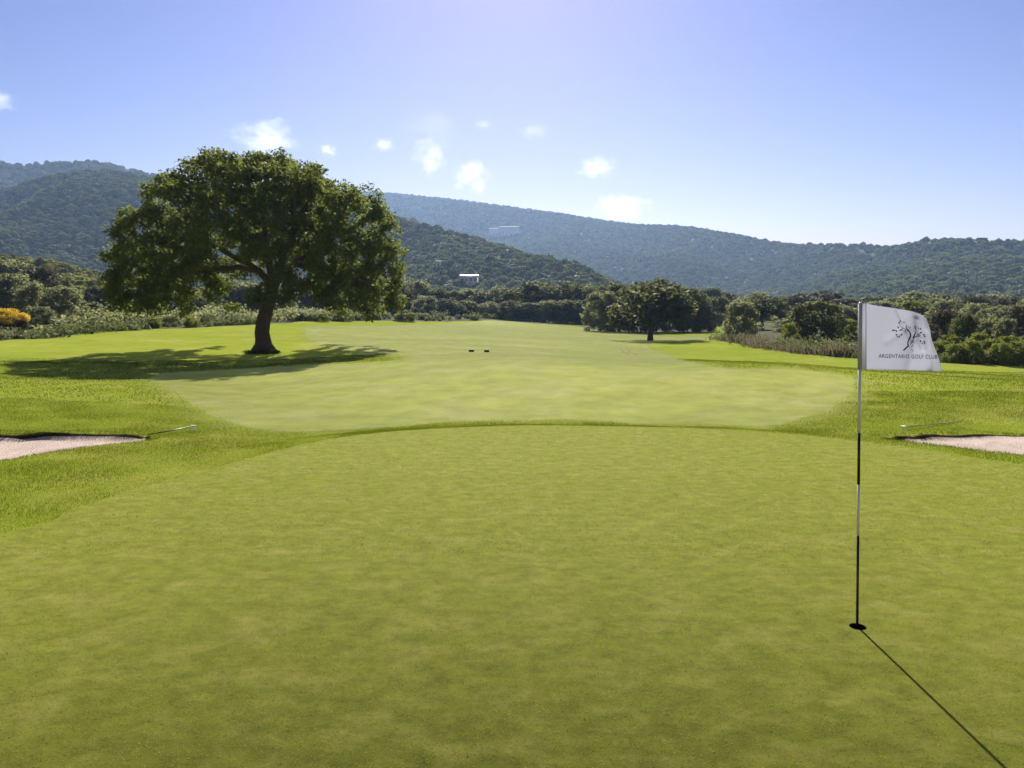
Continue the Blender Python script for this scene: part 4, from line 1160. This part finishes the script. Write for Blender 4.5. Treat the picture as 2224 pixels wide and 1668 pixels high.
for v, c in zip(tm.vertices, co):
    u = (c[0] - co[:, 0].min()) / w_; vv = (c[1] - co[:, 1].min()) / hgt
    v.co = Vector(print_pt(x0 + (x1 - x0) * u, 777.2 + 2.2 * u - vv * 8.6, -0.0018))
tm.materials.clear(); tm.materials.append(ink2)
link('lettering', tm, flag)

# cup in the ground
cup = empty('hole_cup', PIN); tag(cup, 'round hole with dark cup sunk in the green at the foot of the flagstick', 'hole')
th = np.linspace(0, 2 * math.pi, 33)[:-1]; rings = [(CUPR + .0005, 0.0015), (CUPR - .002, 0.0015), (CUPR - .002, -.03)]
V = []; 
for r_, z_ in [(CUPR + .0005, -.03)] + rings: V += [(math.cos(a) * r_, math.sin(a) * r_, z_) for a in th]
F = [(k * 32 + i, k * 32 + (i + 1) % 32, (k + 1) * 32 + (i + 1) % 32, (k + 1) * 32 + i) for k in range(3) for i in range(32)]
earth = simple_mat('dark_earth', (0.018, 0.013, 0.009), .95, .05, var=.3, scale=80)
link('rim', np_mesh('cup_rim', np.array(V), np.array(F), earth, True), cup)
V = []; 
for r_, z_ in ((CUPR - .001, -.03), (CUPR - .001, -.14), (0.001, -.14)): V += [(math.cos(a) * r_, math.sin(a) * r_, z_) for a in th]
F = [(k * 32 + i, k * 32 + (i + 1) % 32, (k + 1) * 32 + (i + 1) % 32, (k + 1) * 32 + i) for k in range(2) for i in range(32)]
link('liner', np_mesh('cup_liner', np.array(V), np.array(F), black, True), cup)

# ------------------------------------------------------------------ bunker rakes
def rake(head_px, tail_px, label, lift=0.11, hl=0.13, tail_lift=0.02, handle_mat=None):
    a, b = hit(*head_px), hit(*tail_px)
    a = np.array([a[0], a[1], hz(a[0], a[1])]); b = np.array([b[0], b[1], hz(b[0], b[1])])
    o = empty('bunker_rake', a); tag(o, label, 'rake', 'bunker rakes')
    d = b - a; dn = d / np.linalg.norm(d); side = unit(np.cross(dn, (0, 0, 1)))
    h0 = np.array([0, 0, lift]); h1 = d + np.array([0, 0, tail_lift])
    link('handle', Geo().tube([h0, (h0 + h1) / 2 + np.array([0, 0, -.01]), h1], .009, 8).mesh('rake_handle', handle_mat or black, True), o)
    hd = Geo().tube([h0 - side * hl / 2, h0, h0 + side * hl / 2], .014, 6)
    link('head', hd.mesh('rake_head', white), o)
    tn = Geo()
    for k in range(6):
        p = h0 + side * hl * (k / 5 - .5); tn.tube([p, p - np.array([0, 0, lift * .5]) , p - np.array([0, 0, lift * 0.98])], .0035, 4)
    t_ = link('tines', tn.mesh('rake_tines', white), o)
rake((421, 938), (322, 949), 'bunker rake with dark handle lying beside the left sand bunker')
rake((1966, 934), (2082, 917), 'pale bunker rake lying on the grass bank above the right sand bunker', lift=.06, hl=.15, handle_mat=simple_mat('weathered_grey', (.26, .29, .22), .7))

# two small dark markers on the fairway
mk = simple_mat('marker_black', (0.015, 0.014, 0.013), .6, .3)
def marker(px, py, label):
    p = hit(px, py); g = Geo(); w = .115
    V = []
    for z, k in ((-.01, 1), (.07, 1), (.10, .8)):
        V += [(-w * k, -.06 * k, z), (w * k, -.06 * k, z), (w * k, .06 * k, z), (-w * k, .06 * k, z)]
    Q = [(3, 2, 1, 0), (8, 9, 10, 11)] + [(k * 4 + i, k * 4 + (i + 1) % 4, k * 4 + 4 + (i + 1) % 4, k * 4 + 4 + i) for k in range(2) for i in range(4)]
    o = link('fairway_marker', g.add(V, Q).mesh('fairway_marker', mk)); o.location = (p[0], p[1], hz(p[0], p[1]))
    tag(o, label, 'marker', 'dark markers on the fairway')
marker(1024, 764, 'small dark block on the fairway, the one closer to the big oak')
marker(1057, 764.5, 'small dark block on the fairway, the one farther from the big oak')

dryturf = simple_mat('worn_turf', (0.17, 0.155, 0.06), .95, .02, var=.3, scale=3)
for pa, pb in (((1348, 758), (1368, 771)), ((1362, 758), (1384, 770))):      # two worn wheel tracks on the fairway
    A_, B_ = hit(*pa), hit(*pb); V, F = [], []
    for k in range(13):
        p = A_ + (B_ - A_) * k / 12; p = p + np.array([.10 * math.sin(k * .9), 0, 0])
        for sx in (-.07, .07): V.append((p[0] + sx, p[1], hz(p[0] + sx, p[1]) + .012))
        if k: b = 2 * k; F.append((b - 2, b - 1, b + 1, b))
    tag(link('wheel_track', np_mesh('wheel_track', np.array(V), np.array(F), dryturf, True)), kind='structure')
# ------------------------------------------------------------------ far buildings
plaster = simple_mat('pale_plaster', (0.82, 0.80, 0.78), .8, .2, var=.1, scale=.5)
roofw = simple_mat('white_roof', (0.30, 0.30, 0.31), .6, .3, var=.05)
roofg = simple_mat('pale_tiles', (0.17, 0.16, 0.17), .8, .1, var=.15)
glass = simple_mat('dark_window', (0.04, 0.045, 0.06), .2, .5)
from mathutils.bvhtree import BVHTree
def on_hill(h, px, py):
    me = hills[h].data; bv = BVHTree.FromPolygons([v.co for v in me.vertices], [tuple(p.vertices) for p in me.polygons])
    d = ray(px, py); r_ = bv.ray_cast(Vector((0, 0, CAMZ)), Vector(d / np.linalg.norm(d)))
    return float(r_[0].y)
def house(name, label, px, py, Y, wm, hm, dm, nwin, roof=True, storeys=1, pitch=12):
    c = at(px, py, Y); o = empty(name, (c[0], c[1], c[2])); tag(o, label, 'building')
    link('wall', Geo().box((-wm / 2, 0, -6), (wm / 2, dm, hm - .002)).mesh('house_wall', plaster), o)
    e = .5; rise = dm * math.tan(R(pitch)); a0, a1, b0, b1 = -wm / 2 - e, wm / 2 + e, -.7, dm + .5
    V = [(a0, b0, hm + .003), (a1, b0, hm + .003), (a1, b1, hm + rise), (a0, b1, hm + rise), (a0, b0, hm + .30), (a1, b0, hm + .30), (a1, b1, hm + rise + .3), (a0, b1, hm + rise + .3)]
    link('roof', Geo().add(V, [(0, 3, 2, 1), (4, 5, 6, 7), (0, 1, 5, 4), (1, 2, 6, 5), (2, 3, 7, 6), (3, 0, 4, 7)]).mesh('house_roof', roofw if roof else roofg), o)
    wme = Geo().box((-.6, -.06, 0), (.6, .05, 1.5)).mesh('house_window', glass)
    for s in range(storeys):
        for k in range(nwin):
            w = link('window', wme, o); w.location = (-wm / 2 + wm * (k + .5) / nwin, 0, .8 + s * 3.0)
Yh = on_hill('far', 1095, 512)
house('hilltop_villa', 'pale block at the oak end of the hillside hotel', 1072, 512, Yh - 12, 22, 16, 12, 3, roof=False, storeys=2)
house('hilltop_hotel', 'white hotel with rows of dark windows high on the hillside', 1106, 514, Yh - 10, 46, 22, 14, 7, roof=False, storeys=4)
Yl = on_hill('spur', 1018, 614)
house('long_house', 'long low building with a bright white roof at the foot of the wooded hill', 1018, 614, Yl - 12, 9.5, 3.0, 7, 4)
Ys = on_hill('spur', 952, 582)
house('small_hut', 'tiny pale hut among the trees on the hill beside the big oak', 952, 582, Ys - 7, 2.8, 3.6, 3, 1, roof=False)

# ------------------------------------------------------------------ clouds: soft volumes high above and beyond the haze
def cloud(px, py, wpx, hpx, dens, label, seed, Y=5200):
    c = at(px, py, Y); wm, hm_ = 1.25 * wpx * Y / FPX / 2, 1.25 * hpx * Y / FPX / 2
    m = bpy.data.materials.new('cloud_vapour'); m.use_nodes = True; N, L = m.node_tree.nodes, m.node_tree.links
    N.remove(N['Principled BSDF'])
    tc = N.new('ShaderNodeTexCoord')
    ln = N.new('ShaderNodeVectorMath'); ln.operation = 'LENGTH'; L.new(tc.outputs['Object'], ln.inputs[0])
    ad = N.new('ShaderNodeVectorMath'); ad.operation = 'ADD'; ad.inputs[1].default_value = (seed * 3.7, seed * 1.3, seed)
    L.new(tc.outputs['Object'], ad.inputs[0])
    no = N.new('ShaderNodeTexNoise'); no.inputs['Scale'].default_value = 2.1; no.inputs['Detail'].default_value = 6; no.inputs['Roughness'].default_value = .65
    L.new(ad.outputs[0], no.inputs['Vector'])
    # density = clamp(noise*1.6 - |p| )
    mu = N.new('ShaderNodeMath'); mu.operation = 'MULTIPLY_ADD'; mu.inputs[1].default_value = 2.6; L.new(no.outputs['Fac'], mu.inputs[0])
    ng = N.new('ShaderNodeMath'); ng.operation = 'MULTIPLY_ADD'; ng.inputs[1].default_value = -1.0; ng.inputs[2].default_value = -0.66; L.new(ln.outputs['Value'], ng.inputs[0])
    L.new(ng.outputs[0], mu.inputs[2])
    mx = N.new('ShaderNodeMath'); mx.operation = 'MAXIMUM'; mx.inputs[1].default_value = 0; L.new(mu.outputs[0], mx.inputs[0])
    de = N.new('ShaderNodeMath'); de.operation = 'MULTIPLY'; de.inputs[1].default_value = dens * 0.095 / (wm * 0.5); L.new(mx.outputs[0], de.inputs[0])
    pv = N.new('ShaderNodeVolumePrincipled'); pv.inputs['Color'].default_value = (1, 1, 1, 1); pv.inputs['Anisotropy'].default_value = .55
    L.new(de.outputs[0], pv.inputs['Density']); L.new(pv.outputs[0], N['Material Output'].inputs['Volume'])
    bm = bmesh.new(); bmesh.ops.create_icosphere(bm, subdivisions=3, radius=1.0)
    me = bpy.data.meshes.new('cloud'); bm.to_mesh(me); bm.free(); me.materials.append(m)
    o = link('cloud', me); o.location = Vector(c); o.scale = (wm, wm, hm_)
    tag(o, label, 'cloud', 'small white clouds over the ridge')
for args in [
    (578, 300, 150, 80, 4.0, 'bright white cloud rising behind the top of the big oak', 1),
    (712, 326, 44, 32, 2.5, 'tiny white cloud beside the upper slope of the oak crown', 2),
    (832, 314, 60, 32, 2.0, 'small ragged cloud alone between the oak and the other clouds', 3),
    (940, 275, 150, 60, 0.5, 'faint wide veil of cloud, highest of the clouds over the ridge', 4),
    (935, 340, 84, 90, 2.0, 'soft upright cloud over the far ridge nearest the oak', 5),
    (1028, 382, 96, 90, 2.2, 'soft puffy cloud low over the ridge right of the upright one', 6),
    (1160, 285, 70, 44, 0.8, 'faint small cloud beside the wide veil', 7),
    (1298, 366, 90, 56, 3.0, 'compact bright cloud alone above the slope of the far ridge', 8),
    (1350, 452, 130, 70, 4.0, 'bright white cloud sitting on the skyline of the far ridge', 9),
    (4, 218, 60, 50, 2.6, 'small white cloud cut by the photo edge over the left hill', 10),
    (1052, 270, 56, 26, 0.7, 'very faint wisp of cloud between the veil and the faint small cloud', 11)]:
    cloud(*args)

print('objects', len(bpy.data.objects), 'tris', sum(len(o.data.polygons) for o in COL.objects if o.type == 'MESH'))
